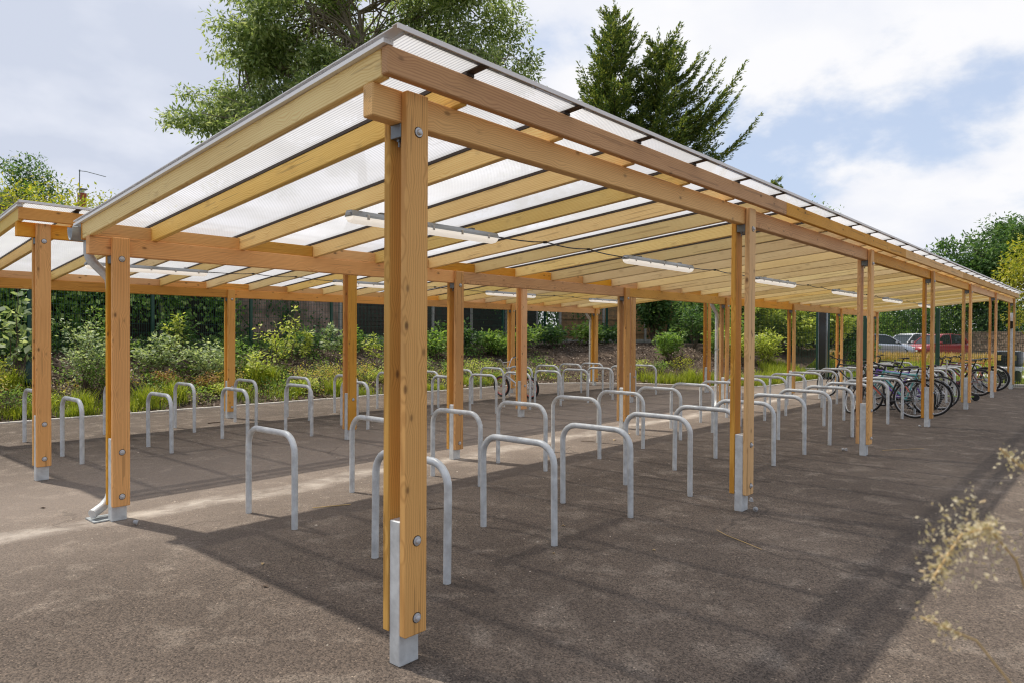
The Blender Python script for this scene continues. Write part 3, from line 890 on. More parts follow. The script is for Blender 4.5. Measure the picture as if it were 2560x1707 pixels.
deadleaf(-0.215, 4.426, 0.05, 'dark curled leaf on sunlit asphalt left of the downpipe', 'twig_dark')
deadleaf(0.108, 1.342, 0.045, 'dark curled leaf on the diagonal shadow edge', 'twig_dark')
deadleaf(0.283, 1.733, 0.04, 'pale leaf scrap in the shadow left of the near post')
deadleaf(2.335, 0.841, 0.035, 'pale leaf scrap between the second and third front hoops')
deadleaf(1.742, 0.475, 0.03, 'orange leaf scrap in front of the second front hoop')
deadleaf(2.261, 0.031, 0.03, 'pale leaf scrap on open asphalt before the third front hoop')
deadleaf(6.3, 3.0, 0.07, 'tan leaf pair on the silt behind the back row hoops')
deadleaf(7.0, 3.2, 0.06, 'tan leaf on the silt farther along the strip')
rg = np.random.RandomState(21); vs_, fs_ = [], []
for i in range(900):
    x = rg.uniform(-1.5, 16) if i % 3 else rg.uniform(-1, 5); y = rg.uniform(-2.4, 9) if i % 2 else 3.55 + rg.normal() * 0.35
    s = rg.uniform(0.003, 0.009) * (2.2 if i % 25 == 0 else 1); a = rg.uniform(0, 6.3)
    q = [(x + s * rg.uniform(.6, 1.2) * math.cos(a + t), y + s * rg.uniform(.6, 1.2) * math.sin(a + t), 0.0005) for t in (0, 1.6, 3.1, 4.7)]
    b0 = len(vs_); vs_ += q + [(x, y, s * 0.7)]; fs_ += [(b0, b0 + 1, b0 + 4), (b0 + 1, b0 + 2, b0 + 4), (b0 + 2, b0 + 3, b0 + 4), (b0 + 3, b0, b0 + 4)]
tag(link('grit', mesh('grit', vs_, fs_, MT['grit'])), kind='stuff')

# ================================================================== BICYCLES


def wheel(par, name, x, Rw, tw, rimcol, tyrecol, wallcol=None):
    w = MB().torus((0, 0, 0), (0, 1, 0), Rw - tw * 1.9, 0.011, 36, 6).lathe((0, -0.04, 0), (0, 1, 0), [(0.012, 0), (0.022, 0.008), (0.016, 0.02), (0.016, 0.06), (0.022, 0.072), (0.012, 0.08)], 10).obj(name, MT[rimcol], par, (x, 0, Rw), smooth=True)
    MB().torus((0, 0, 0), (0, 1, 0), Rw - tw, tw, 40, 8).obj('tyre', MT[tyrecol], w, smooth=True)
    if wallcol:
        MB().torus((0, 0, 0), (0, 1, 0), Rw - tw * 2.1, 0.015, 40, 6).obj('rim_tape', MT[wallcol], w, smooth=True)
    s = MB(); n = 28
    for i in range(n):
        a = 2 * math.pi * i / n; a2 = a + (0.35 if i % 2 else -0.35)
        s.tube([(0.02 * math.cos(a2), (0.03 if i % 4 < 2 else -0.03), 0.02 * math.sin(a2)), ((Rw - tw * 2) * math.cos(a), 0, (Rw - tw * 2) * math.sin(a))], 0.0016, 3, False)
    tag(s.obj('spokes', MT['spoke'], w), kind='stuff')
    return w


def bicycle(loc, rz, lean, label, frame='paint_black', accent=None, Rw=0.345, W=1.08, tw=0.02, bars='flat', rack=False, guard=False, bmx=False, fork='paint_black', rim='bolt_steel', wall=None, steer=0.0):
    T = tag(empty('bicycle', loc, rz), label, 'bicycle')
    T.rotation_mode = 'XYZ'; T.rotation_euler = (lean, 0, rz)
    rh = Vector((0, 0, Rw)); fh = Vector((W, 0, Rw))
    if bmx:
        bb = Vector((0.36, 0, 0.29)); st = Vector((0.24, 0, 0.52)); ht = Vector((0.70, 0, 0.62)); hb = Vector((0.735, 0, 0.50))
    else:
        bb = Vector((0.43, 0, 0.28)); st = Vector((0.25, 0, 0.76)); ht = Vector((0.80, 0, 0.84)); hb = Vector((0.845, 0, 0.70))
    f = MB()
    f.tube([st + (st - bb) * 0.08, bb], 0.016, 8).tube([st, ht - (ht - hb) * 0.25], 0.017, 8).tube([bb, hb + (ht - hb) * 0.15], 0.021, 8).tube([ht + (ht - hb) * 0.1, hb], 0.021, 10)
    for s in (-1, 1):
        y = 0.055 * s
        f.tube([bb + Vector((-0.02, 0.02 * s, 0)), rh + Vector((0, y, 0))], 0.010, 6).tube([st + Vector((0, 0.018 * s, -0.02)), rh + Vector((0, y, 0))], 0.008, 6)
    f.lathe(bb - Vector((0, 0.035, 0)), (0, 1, 0), [(0.022, 0), (0.022, 0.07)], 10)
    fo = f.obj('frame', MT[frame], T, smooth=True)
    if accent:
        a = MB(); v = hb - bb
        a.tube([bb + v * 0.30, bb + v * 0.62], 0.0225, 8).tube([st + (rh - st) * 0.45 + Vector((0, 0.040, 0)), st + (rh - st) * 0.7 + Vector((0, 0.046, 0))], 0.0095, 6)
        a.obj('colour_band', MT[accent], fo, smooth=True)
    k = MB(); cr = hb + (hb - ht).normalized() * 0.05
    for s in (-1, 1): k.tube([cr + Vector((0, 0.03 * s, 0)), cr + Vector((0.01, 0.056 * s, -0.03)), fh + Vector((0, 0.056 * s, 0))], [0.015, 0.015, 0.011], 8)
    k.tube([hb, cr], 0.02, 8).box(cr.x - 0.02, cr.x + 0.02, -0.06, 0.06, cr.z - 0.03, cr.z + 0.01, 0.006)
    k.obj('fork', MT[fork], T, smooth=True)
    wheel(T, 'rear_wheel', 0, Rw, tw, rim, 'rubber', wall); wheel(T, 'front_wheel', W, Rw, tw, rim, 'rubber', wall)
    up_ = (ht - hb).normalized(); sm = ht + up_ * 0.06
    h = MB().tube([ht, sm], 0.014, 8)
    if bars == 'bmx':
        fw_ = sm + Vector((0.03, 0, 0.02)); h.tube([sm, fw_], 0.02, 8)
        pts = [(-0.03, -0.35, 0.23), (0.0, -0.20, 0.21), (0.0, -0.16, 0.16), (0.0, -0.06, 0.0), (0, 0.06, 0), (0, 0.16, 0.16), (0, 0.20, 0.21), (-0.03, 0.35, 0.23)]
        h.tube([fw_ + Vector(p) for p in pts], 0.0115, 8).tube([fw_ + Vector((0, -0.145, 0.135)), fw_ + Vector((0, 0.145, 0.135))], 0.009, 6)
        gp = [fw_ + Vector(pts[0]), fw_ + Vector(pts[-1])]
    else:
        e = sm + Vector((0.075, 0, 0.035)); h.tube([sm, e], 0.016, 8)
        pts = [(-0.06, -0.31, 0.02), (-0.02, -0.15, 0.01), (0, 0, 0), (-0.02, 0.15, 0.01), (-0.06, 0.31, 0.02)]
        h.tube([e + Vector(p) for p in pts], 0.012, 8)
        for s in (-1, 1): h.tube([e + Vector((-0.02, 0.17 * s, 0.0)), e + Vector((0.04, 0.20 * s, -0.03)), e + Vector((0.03, 0.29 * s, -0.035))], 0.006, 5)
        gp = [e + Vector(pts[0]), e + Vector(pts[-1])]
    ho = h.obj('handlebar', MT['paint_chrome' if bmx else 'black_plastic'], T, smooth=True)
    for p, s in zip(gp, (-1, 1)):
        MB().tube([p + Vector((0.025, -0.10 * s, 0)), p + Vector((0, 0.012 * s, 0.002))], 0.0165, 8).obj('grip', MT['rubber'], ho, smooth=True)
    sd = st + (st - bb).normalized() * (0.12 if not bmx else 0.10)
    so = MB().tube([(sd.x - 0.14, 0, sd.z + 0.035), (sd.x - 0.11, 0, sd.z + 0.03), (sd.x - 0.02, 0, sd.z + 0.018), (sd.x + 0.07, 0, sd.z + 0.018), (sd.x + 0.14, 0, sd.z + 0.012)], [0.03, 0.066, 0.045, 0.022, 0.014], 10)
    for i, v in enumerate(so.v): so.v[i] = (v[0], v[1], sd.z + 0.02 + (v[2] - sd.z - 0.02) * 0.45)
    sdo = so.obj('saddle', MT['black_plastic'], T, smooth=True)
    MB().tube([st, sd + Vector((0, 0, 0.008))], 0.0135, 8).obj('seat_post', MT['bolt_steel' if bmx else 'black_plastic'], sdo, smooth=True)
    c = MB().lathe(bb + Vector((0, -0.052, 0)), (0, 1, 0), [(0.085, 0), (0.088, 0.002), (0.088, 0.004), (0.085, 0.006)], 24)
    co = c.obj('crankset', MT['paint_black'], T, smooth=True)
    for s, a in ((-1, 0.9), (1, 0.9 + math.pi)):
        d = Vector((math.cos(a), 0, math.sin(a))) * 0.17
        p = bb + Vector((0, 0.07 * s, 0)) + d
        MB().tube([bb + Vector((0, 0.07 * s, 0)), p], [0.014, 0.010], 6).obj('crank_arm', MT['paint_black'], co, smooth=True)
        MB().box(p.x - 0.045, p.x + 0.045, min(p.y, p.y + 0.09 * s), max(p.y, p.y + 0.09 * s), p.z - 0.012, p.z + 0.012, 0.004).obj('pedal', MT['black_plastic'], co)
    MB().lathe(rh + Vector((0, -0.05, 0)), (0, 1, 0), [(0.05, 0), (0.052, 0.002), (0.036, 0.012), (0.034, 0.02)], 18).obj('cassette', MT['bolt_steel'], T, smooth=True)
    ch = MB()
    for dz in (1, -1): ch.tube([bb + Vector((0, -0.05, 0.085 * dz)), rh + Vector((0, -0.044, 0.045 * dz))], 0.005, 4)
    tag(ch.obj('chain', MT['bolt_steel'], T), kind='stuff')
    if guard:
        for nm, hub, a0, a1 in (('rear_mudguard', rh, -0.35, 2.5), ('front_mudguard', fh, 0.45, 2.9)):
            b = MB(); ang = np.linspace(a0, a1, 18); vs = []; fs = []
            for a in ang:
                for y, rr in ((-0.028, Rw + 0.012), (-0.02, Rw + 0.022), (0, Rw + 0.026), (0.02, Rw + 0.022), (0.028, Rw + 0.012)):
                    vs.append(hub + Vector((math.cos(math.pi - a) * rr, y, math.sin(math.pi - a) * rr)))
            for i in range(17):
                for j in range(4): fs.append((i * 5 + j, i * 5 + j + 1, i * 5 + j + 6, i * 5 + j + 5))
            b.add(vs, fs).obj(nm, MT['paint_black'], T, smooth=True)
    if rack:
        b = MB(); z = Rw * 2 + 0.06
        for s in (-1, 1): b.tube([(0.22, 0.05 * s, z), (-0.22, 0.055 * s, z), (-0.25, 0.03 * s, z)], 0.006, 6).tube([(-0.05, 0.06 * s, z), (0, 0.07 * s, Rw)], 0.005, 6)
        for x in (0.15, 0, -0.15): b.tube([(x, -0.052, z), (x, 0.052, z)], 0.005, 6)
        b.tube([(-0.25, -0.03, z), (-0.25, 0.03, z)], 0.006, 6)
        b.obj('rear_rack', MT['paint_black'], T, smooth=True)
    if steer:
        ax = (ht - hb).normalized()
        Q = Matrix.Translation(hb) @ Matrix.Rotation(steer, 4, ax) @ Matrix.Translation(-hb)
        for c_ in T.children:
            if c_.name.split('.')[0] in ('fork', 'front_wheel', 'handlebar', 'front_mudguard'):
                c_.matrix_local = Q @ Matrix.Translation(c_.location)
    return T


bicycle((12.36, 0.47, 0), math.pi / 2, R(3), 'black trekking bicycle with rear rack, nearest bicycle in the long shelter', 'paint_black', 'paint_salmon', 0.352, 1.10, 0.02, rack=True, guard=True, steer=-R(52))
bicycle((12.95, 0.30, 0), math.pi / 2, R(-3), 'mint green bicycle directly behind the black one with the rack', 'paint_mint', None, 0.35, 1.06, 0.02, fork='paint_mint', guard=True, steer=-R(40))
bicycle((13.45, 0.55, 0), math.pi / 2, R(2), 'purple and black bicycle behind the mint green one', 'paint_purple', None, 0.34, 1.06, 0.022, steer=-R(50))
bicycle((19.45, 1.95, 0), math.pi / 2, R(-2), 'plain black bicycle at the back row hoops of the long shelter', 'paint_black', None, 0.35, 1.08, 0.025)
bicycle((18.88, 0.36, 0), math.pi / 2, R(4), 'dark maroon mountain bicycle near the far end of the long shelter', 'paint_maroon', None, 0.345, 1.07, 0.028)
bicycle((21.1, 0.28, 0), math.pi / 2 + 0.06, R(-3), 'orange framed bicycle with fat black tyres at the last hoops', 'paint_orange', None, 0.35, 1.08, 0.03, fork='paint_orange')
bicycle((10.27, 7.86, 0), math.pi / 2, R(-4), 'small chrome bicycle with tall handlebar and pinkish red rims', 'paint_chrome', None, 0.255, 0.90, 0.026, 'bmx', bmx=True, fork='paint_chrome', rim='paint_pinkred', wall='paint_pinkred')

bicycle((14.42, 0.42, 0), math.pi / 2, R(3), 'grey road style bicycle just past the purple and black one', 'paint_silver', None, 0.345, 1.06, 0.018, steer=R(20))
bicycle((15.95, 2.02, 0), math.pi / 2 + 0.04, R(3), 'black bicycle with white frame bands in the back row beside the black column', 'paint_black', 'paint_white', 0.345, 1.07, 0.022, steer=-R(30))
bicycle((20.05, 0.35, 0), math.pi / 2 - 0.03, R(-4), 'black bicycle with salmon bands between the maroon and orange ones', 'paint_black', 'paint_salmon', 0.35, 1.08, 0.026, steer=-R(15))
sc_ = tag(empty('kick_scooter', (17.25, 0.25, 0), 1.9), 'small kick scooter with lime deck and grey T handlebar among the bicycles', 'scooter')
MB().box(-0.02, 0.52, -0.055, 0.055, 0.085, 0.105, 0.006).obj('deck', MT['paint_lime'], sc_)
st_ = MB().tube([(0.60, 0, 0.12), (0.55, 0, 0.50), (0.515, 0, 0.93)], 0.016, 8).tube([(0.52, 0, 0.10), (0.60, 0, 0.16)], 0.02, 8).obj('steering_column', MT['paint_chrome'], sc_, smooth=True)
hb_ = MB().tube([(0.515, -0.17, 0.93), (0.515, 0.17, 0.93)], 0.011, 8).obj('handlebar', MT['paint_chrome'], sc_, smooth=True)
for s in (-1, 1): MB().tube([(0.515, 0.10 * s, 0.93), (0.515, 0.21 * s, 0.93)], 0.017, 8).obj('grip', MT['rubber'], hb_, smooth=True)
for x in (-0.06, 0.63): MB().torus((x, 0, 0.08), (0, 1, 0), 0.062, 0.018, 24, 8).lathe((x, -0.015, 0.08), (0, 1, 0), [(0.05, 0), (0.05, 0.03)], 12).obj('wheel', MT['rubber'], sc_, smooth=True)

# ================================================================== BIN, POST, COLUMN
bn = tag(empty('litter_bin', (24.0, 0.27, 0.06)), 'black round litter bin with a white liner showing, beyond the mesh fence', 'litter bin')
MB().lathe((0, 0, 0), (0, 0, 1), [(0.30, 0.0), (0.32, 0.02), (0.345, 0.50), (0.345, 0.53)], 24).obj('bin_body', MT['paint_black'], bn, smooth=True)
ln_ = MB(); vs = []; fs = []
for j, (h, r) in enumerate(((0.545, 0.34), (0.51, 0.372), (0.45, 0.365), (0.40, 0.358))):
    for i in range(28):
        a = 2 * math.pi * i / 28; rr = r + (0.012 * math.sin(i * 2.7 + j) if j else 0); vs.append((rr * math.cos(a), rr * math.sin(a), h + (0.03 * math.sin(i * 1.9) if j == 3 else 0)))
for j in range(3):
    for i in range(28): fs.append((j * 28 + i, j * 28 + (i + 1) % 28, (j + 1) * 28 + (i + 1) % 28, (j + 1) * 28 + i))
ln_.add(vs, fs).obj('bin_liner', MT['liner_white'], bn, smooth=True)
MB().lathe((0, 0, 0.555), (0, 0, 1), [(0.36, 0), (0.372, 0.01), (0.375, 0.40), (0.36, 0.43), (0.28, 0.455), (0.02, 0.46)], 24).obj('bin_hood', MT['paint_black'], bn, smooth=True)
for a in (2.6, 3.6): MB().box(-0.06, 0.06, 0.376, 0.380, 0.72, 0.88, 0).obj('sticker', MT['label_yellow'], bn, rot=(0, 0, a - math.pi / 2))
MB().box(-0.14, 0.14, 0.3745, 0.3785, 0.72, 0.86).obj('opening', MT['rubber'], bn, rot=(0, 0, 3.1 - math.pi / 2))

gp_ = tag(empty('steel_post', (22.66, 0.08, 0)), 'slim grey steel post with a small white box near its top', 'post')
MB().lathe((0, 0, 0), (0, 0, 1), [(0.055, 0), (0.055, 2.15), (0.05, 2.17)], 14).obj('tube', MT['galvanised'], gp_, smooth=True)
MB().box(-0.16, -0.056, -0.06, 0.06, 1.93, 2.05, 0.006).obj('box', MT['flashing_white'], gp_)
MB().box(-0.13, -0.056, -0.05, 0.05, 1.72, 1.925, 0.006).obj('sensor', MT['black_plastic'], gp_)

cl_ = tag(empty('gate_column', (23.05, 5.40, 0)), 'tall black square column with pale edge strips beside the gate', 'column')
MB().box(-0.13, 0.13, -0.13, 0.13, 0, 3.0, 0.004).obj('column', MT['paint_black'], cl_)
for x, y in ((-0.128, -0.128), (-0.128, 0.128), (0.128, -0.128)): MB().box(x - 0.014, x + 0.014, y - 0.014, y + 0.014, 0, 3.0, 0.003).obj('edge_strip', MT['galvanised_dark'], cl_)

# ================================================================== MESH FENCES
PANELS = {}


def mesh_panel(ln, h):
    key = (round(ln, 2), h)
    if key in PANELS: return PANELS[key]
    m = MB(); n = max(2, int(ln / 0.05))
    def bar(a, b, r):
        a = Vector(a); b = Vector(b)
        if abs(a.x - b.x) > 1e-6: vs = [(p.x, p.y + dy, p.z + dz) for p in (a, b) for dy, dz in ((-r, -r), (r, -r), (r, r), (-r, r))]
        else: vs = [(p.x + dx, p.y + dy, p.z) for p in (a, b) for dx, dy in ((-r, -r), (r, -r), (r, r), (-r, r))]
        m.add(vs, [(i, (i + 1) % 4, (i + 1) % 4 + 4, i + 4) for i in range(4)])
    for i in range(n + 1):
        x = ln * i / n
        bar((x, 0, 0.03), (x, 0, h), 0.0031)
    for j in range(int(h / 0.2) + 1): bar((0, 0.006, 0.06 + 0.2 * j), (ln, 0.006, 0.06 + 0.2 * j), 0.0034)
    PANELS[key] = m.mesh('mesh_panel', MT['fence_green'])
    return PANELS[key]


def mesh_fence(pts, h, label, post=0.035, ground=True):
    T = tag(empty('mesh_fence', (pts[0][0], pts[0][1], 0)), label, 'fence', 'green weld mesh fences')
    pm = MB().box(-post, post, -post, post, -0.25, h + 0.06, 0.004).mesh('fence_post', MT['fence_green'])
    o = Vector((pts[0][0], pts[0][1], 0))
    zs = [float(bedz(p[0], p[1])) if ground else 0.0 for p in pts]
    zs = [max(z, 0) for z in zs]
    for p, z in zip(pts, zs): link('fence_post', pm, T, (p[0] - o.x, p[1] - o.y, z))
    for (a, za), (b, zb) in zip(zip(pts[:-1], zs[:-1]), zip(pts[1:], zs[1:])):
        d = Vector((b[0] - a[0], b[1] - a[1])); ln = d.length - 2 * post
        u = d.normalized()
        p = link('mesh_panel', mesh_panel(ln, h), T, (a[0] - o.x + u.x * post, a[1] - o.y + u.y * post, max(za, zb) if abs(za - zb) < .3 else za), (0, 0, math.atan2(d.y, d.x)))
    return T


mesh_fence([(9.4 + 2.43 * k, 14.6) for k in range(-6, 5)], 2.4, 'dark green weld mesh fence along the top of the planted bank')
mesh_fence([(19.12, 14.6), (20.6, 12.7), (22.0, 10.8), (23.0, 8.7), (23.0, 6.6), (23.0, 5.6)], 2.4, 'green weld mesh fence bending down from the bank to the black column')
mesh_fence([(23.0, y) for y in (4.06, 1.985, -0.62, -3.1, -5.6, -8.1)], 2.3, 'green weld mesh fence in front of the litter bin and field', 0.055, False)
gt = tag(empty('mesh_gate', (23.0, 4.14, 0)), 'narrow green mesh gate between the black column and first thick fence post', 'gate')
for nm, bx in (('bottom_rail', (0.0, 1.10, -0.025, 0.025, 0.06, 0.11)), ('top_rail', (0.0, 1.10, -0.025, 0.025, 2.24, 2.29)), ('side_rail', (0.0, 0.05, -0.025, 0.025, 0.112, 2.238)), ('side_rail', (1.05, 1.10, -0.025, 0.025, 0.112, 2.238))):
    MB().box(*bx, 0.003).obj(nm, MT['fence_green'], gt, rot=(0, 0, math.pi / 2))
link('mesh_infill', mesh_panel(1.0, 2.1), gt, (0, 0.05, 0.09), (0, 0, math.pi / 2))

# ================================================================== BOARD FENCES + WALL AT THE BACK


def board_fence(a, b, n, h, mat, label, zb=None, horizontal=False, gravel=True, postmat='concrete'):
    T = tag(empty('board_fence', (a[0], a[1], 0)), label, 'fence')
    d = Vector((b[0] - a[0], b[1] - a[1])); ln = d.length / n; rz = math.atan2(d.y, d.x); u = d.normalized()
    z = zb if zb is not None else 1.08
    pm = MB().box(-0.05, 0.05, -0.06, 0.06, -0.3, h + 0.35, 0.008).mesh('fence_post', MT[postmat])
    gm = MB().box(0.052, ln - 0.052, -0.02, 0.02, 0.0, 0.30, 0.004).mesh('gravel_board', MT['concrete'])
    b_ = MB(); nb = int((ln - 0.12) / 0.105)
    if horizontal:
        k = int(h / 0.125)
        for i in range(k):
            z0 = 0.31 + i * h / k
            b_.add([(x, y, zz) for x in (0.055, ln - 0.055) for (y, zz) in ((-0.022, z0), (-0.012, z0), (0.008, z0 + h / k + 0.015), (0.0, z0 + h / k + 0.015))], [(0, 4, 7, 3), (0, 1, 5, 4), (1, 2, 6, 5), (2, 3, 7, 6), (0, 3, 2, 1), (4, 5, 6, 7)])
    else:
        for i in range(nb):
            x0 = 0.058 + i * (ln - 0.116) / nb; x1 = x0 + (ln - 0.116) / nb + 0.012
            b_.add([(x, y, zz) for zz in (0.305, h + 0.30 + random.uniform(-0.008, 0.008)) for (x, y) in ((x0, -0.018), (x1, -0.006), (x1, 0.0), (x0, 0.0))], [(0, 1, 5, 4), (1, 2, 6, 5), (2, 3, 7, 6), (3, 0, 4, 7), (4, 5, 6, 7)])
    bmsh = b_.mesh('fence_panel', MT[mat])
    rm = MB().box(0.055, ln - 0.055, -0.052, -0.020, -0.03, 0.03, 0.004).mesh('rail', MT[mat])
    for i in range(n + 1): link('fence_post', pm, T, (u.x * ln * i, u.y * ln * i, z), (0, 0, rz))
    for i in range(n):
        p = (u.x * ln * i, u.y * ln * i, z)
        if gravel: link('gravel_board', gm, T, p, (0, 0, rz))
        tag(link('fence_panel', bmsh, T, p, (0, 0, rz)), kind='stuff')
        if not horizontal:
            for q in (0.55, 1.15, 1.75):
                if q < h + 0.2: link('rail', rm, T, (p[0], p[1], z + q), (0, 0, rz))
    return T


board_fence((21.0, 15.3), (27.6, 11.1), 4, 1.85, 'board_tan', 'tan close board fence with concrete posts and gravel boards', 0.98)
board_fence((10.65, 16.0), (20.3, 16.0), 5, 1.8, 'board_dark', 'dark brown lapped panel fence left of the tree trunk', 1.05, horizontal=True)
board_fence((-8.2, 16.0), (7.2, 16.0), 8, 1.9, 'board_dark', 'dark board fence buried under ivy at the left', 1.0)


def brickmat():
    m, t, b = newmat('brick_weathered')
    tc = nd(t, 'ShaderNodeTexCoord')
    mp = nd(t, 'ShaderNodeMapping'); mp.inputs['Rotation'].default_value = (math.pi / 2, 0, 0); t.links.new(tc.outputs['Object'], mp.inputs[0])
    br = nd(t, 'ShaderNodeTexBrick', i_Scale=1.0)
    br.inputs['Brick Width'].default_value = 0.225; br.inputs['Row Height'].default_value = 0.075; br.inputs['Mortar Size'].default_value = 0.006
    br.inputs['Color1'].default_value = (0.36, 0.22, 0.17, 1); br.inputs['Color2'].default_value = (0.46, 0.31, 0.25, 1); br.inputs['Mortar'].default_value = (0.30, 0.26, 0.23, 1)
    t.links.new(mp.outputs[0], br.inputs['Vector'])
    n = nd(t, 'ShaderNodeTexNoise', i_Scale=2.2, i_Detail=6.0); t.links.new(tc.outputs['Object'], n.inputs['Vector'])
    t.links.new(mixc(t, ramp(t, n.outputs[0], [(0.42, (0, 0, 0)), (0.62, (0.75, 0.75, 0.75))]), br.outputs[0], (0.13, 0.09, 0.065)), b.inputs['Base Color'])
    b.inputs['Roughness'].default_value = 0.92
    bp = nd(t, 'ShaderNodeBump', i_Strength=0.5, i_Distance=0.01); t.links.new(br.outputs['Fac'], bp.inputs['Height']); bp.invert = True
    t.links.new(bp.outputs[0], b.inputs['Normal'])


brickmat()
gw = tag(empty('garden_wall', (7.25, 16.0, 0.95)), 'weathered pinkish brick garden wall behind the mesh fence', 'wall')
MB().box(0, 3.34, 0, 0.215, 0, 2.35).obj('brickwork', MT['brick_weathered'], gw)
MB().box(-0.02, 3.36, -0.03, 0.245, 2.352, 2.42, 0.008).obj('coping', MT['concrete'], gw)
for x in (1.55,): MB().box(x, x + 0.33, -0.11, -0.002, 0, 2.35).obj('pier', MT['brick_weathered'], gw)

# ================================================================== BUILDINGS AND LAMP FAR BACK
hs = tag(empty('house', (-2.0, 43.0, 0)), 'house with dark tiled roof mostly hidden by yellow green bushes', 'house')
MB().box(0, 11.2, 0, 8, 0, 5.4).obj('wall', MT['brick_red'], hs)
rf = MB().prism([(-0.5, 5.3), (4.0, 9.6), (8.5, 5.3), (8.5, 5.15), (-0.5, 5.15)], 0, -0.4, 11.6)
rfo = rf.obj('roof', MT['roof_tile'], hs)
for i in range(17):
    t0 = i / 17
    MB().box(-0.4, 11.6, -0.02, 0.02, 0, 0.36).obj('tile_course', MT['roof_tile'], rfo, (0, -0.5 + 4.5 * t0, 5.33 + 4.3 * t0), (-R(46), 0, 0))
for x in (1.5, 4.8, 8.2): MB().box(x, x + 1.3, -0.03, 0.03, 3.0, 4.3).obj('window', MT['car_glass'], hs)
chs = tag(empty('chimney_flue', (12.15, 45.08, 0)), 'slim terracotta chimney stack with a flat cap above the bushes', 'chimney')
MB().box(-0.2, 0.2, -0.2, 0.2, 8.2, 9.85, 0.01).obj('stack', MT['brick_red'], chs)
MB().lathe((0, 0, 9.85), (0, 0, 1), [(0.12, 0), (0.12, 0.22)], 10).obj('flue_pipe', MT['galvanised'], chs)
MB().box(-0.24, 0.24, -0.24, 0.24, 10.07, 10.12).obj('cap', MT['galvanised_dark'], chs)
MB().box(-0.6, 0.6, -0.6, 0.6, 0, 8.2).obj('breast', MT['brick_red'], chs)

lp = tag(empty('street_lamp', (9.7, 37.3, 0)), 'thin street lamp with a long angled arm above the bushes', 'street lamp')
MB().tube([(0, 0, 0), (0, 0, 5), (0.02, -0.02, 9.65)], [0.07, 0.04, 0.022], 10).obj('pole', MT['galvanised_dark'], lp, smooth=True)
MB().tube([(0.02, -0.02, 9.6), (0.25, -0.2, 9.58), (0.55, -0.5, 9.47), (0.95, -0.88, 9.33)], 0.018, 8).obj('arm', MT['galvanised_dark'], lp, smooth=True)
MB().lathe((0.02, -0.02, 9.6), (0, 0, 1), [(0.035, -0.05), (0.035, 0.05)], 8).obj('bracket', MT['galvanised_dark'], lp)

wb = tag(empty('outbuilding', (78, 16, 0)), 'low building with white roof beyond the parked cars', 'building')
MB().box(0, 8, 0, 7, 0, 3.0).obj('wall', MT['brick_pink'], wb)
MB().prism([(-0.4, 3.0), (-0.4, 3.3), (3.5, 4.9), (7.4, 3.3), (7.4, 3.0)], 0, -0.4, 8.4).obj('roof', MT['render_white'], wb)
MB().box(-0.48, -0.41, -0.5, 7.5, 2.85, 3.25).obj('fascia', MT['board_dark'], wb)

sw = tag(empty('stone_wall', (66.5, 8.0, 0.1)), 'rough brown stone wall behind the red car', 'wall')
d0 = Vector((-4.0, -18.0)); nst = 60
st2 = MB()
for r_ in range(9):
    x = random.uniform(-0.2, 0)
    while x < 18.2:
        w = random.uniform(0.22, 0.5); st2.box(x + 0.01, x + w - 0.01, random.uniform(-0.05, 0.0), 0.3, r_ * 0.185 + 0.008, r_ * 0.185 + 0.177, 0.015); x += w
tag(st2.obj('stonework', MT['stone_wall'], sw, rot=(0, 0, math.atan2(d0.y, d0.x))), kind='stuff')
MB().box(-0.2, 18.4, 0.05, 0.25, 0, 1.65).obj('core', MT['mortar'], sw, rot=(0, 0, math.atan2(d0.y, d0.x)))
MB().box(-0.2, 18.4, -0.06, 0.34, 1.672, 1.74, 0.01).obj('coping', MT['stone_wall'], sw, rot=(0, 0, math.atan2(d0.y, d0.x)))

# ================================================================== CARS


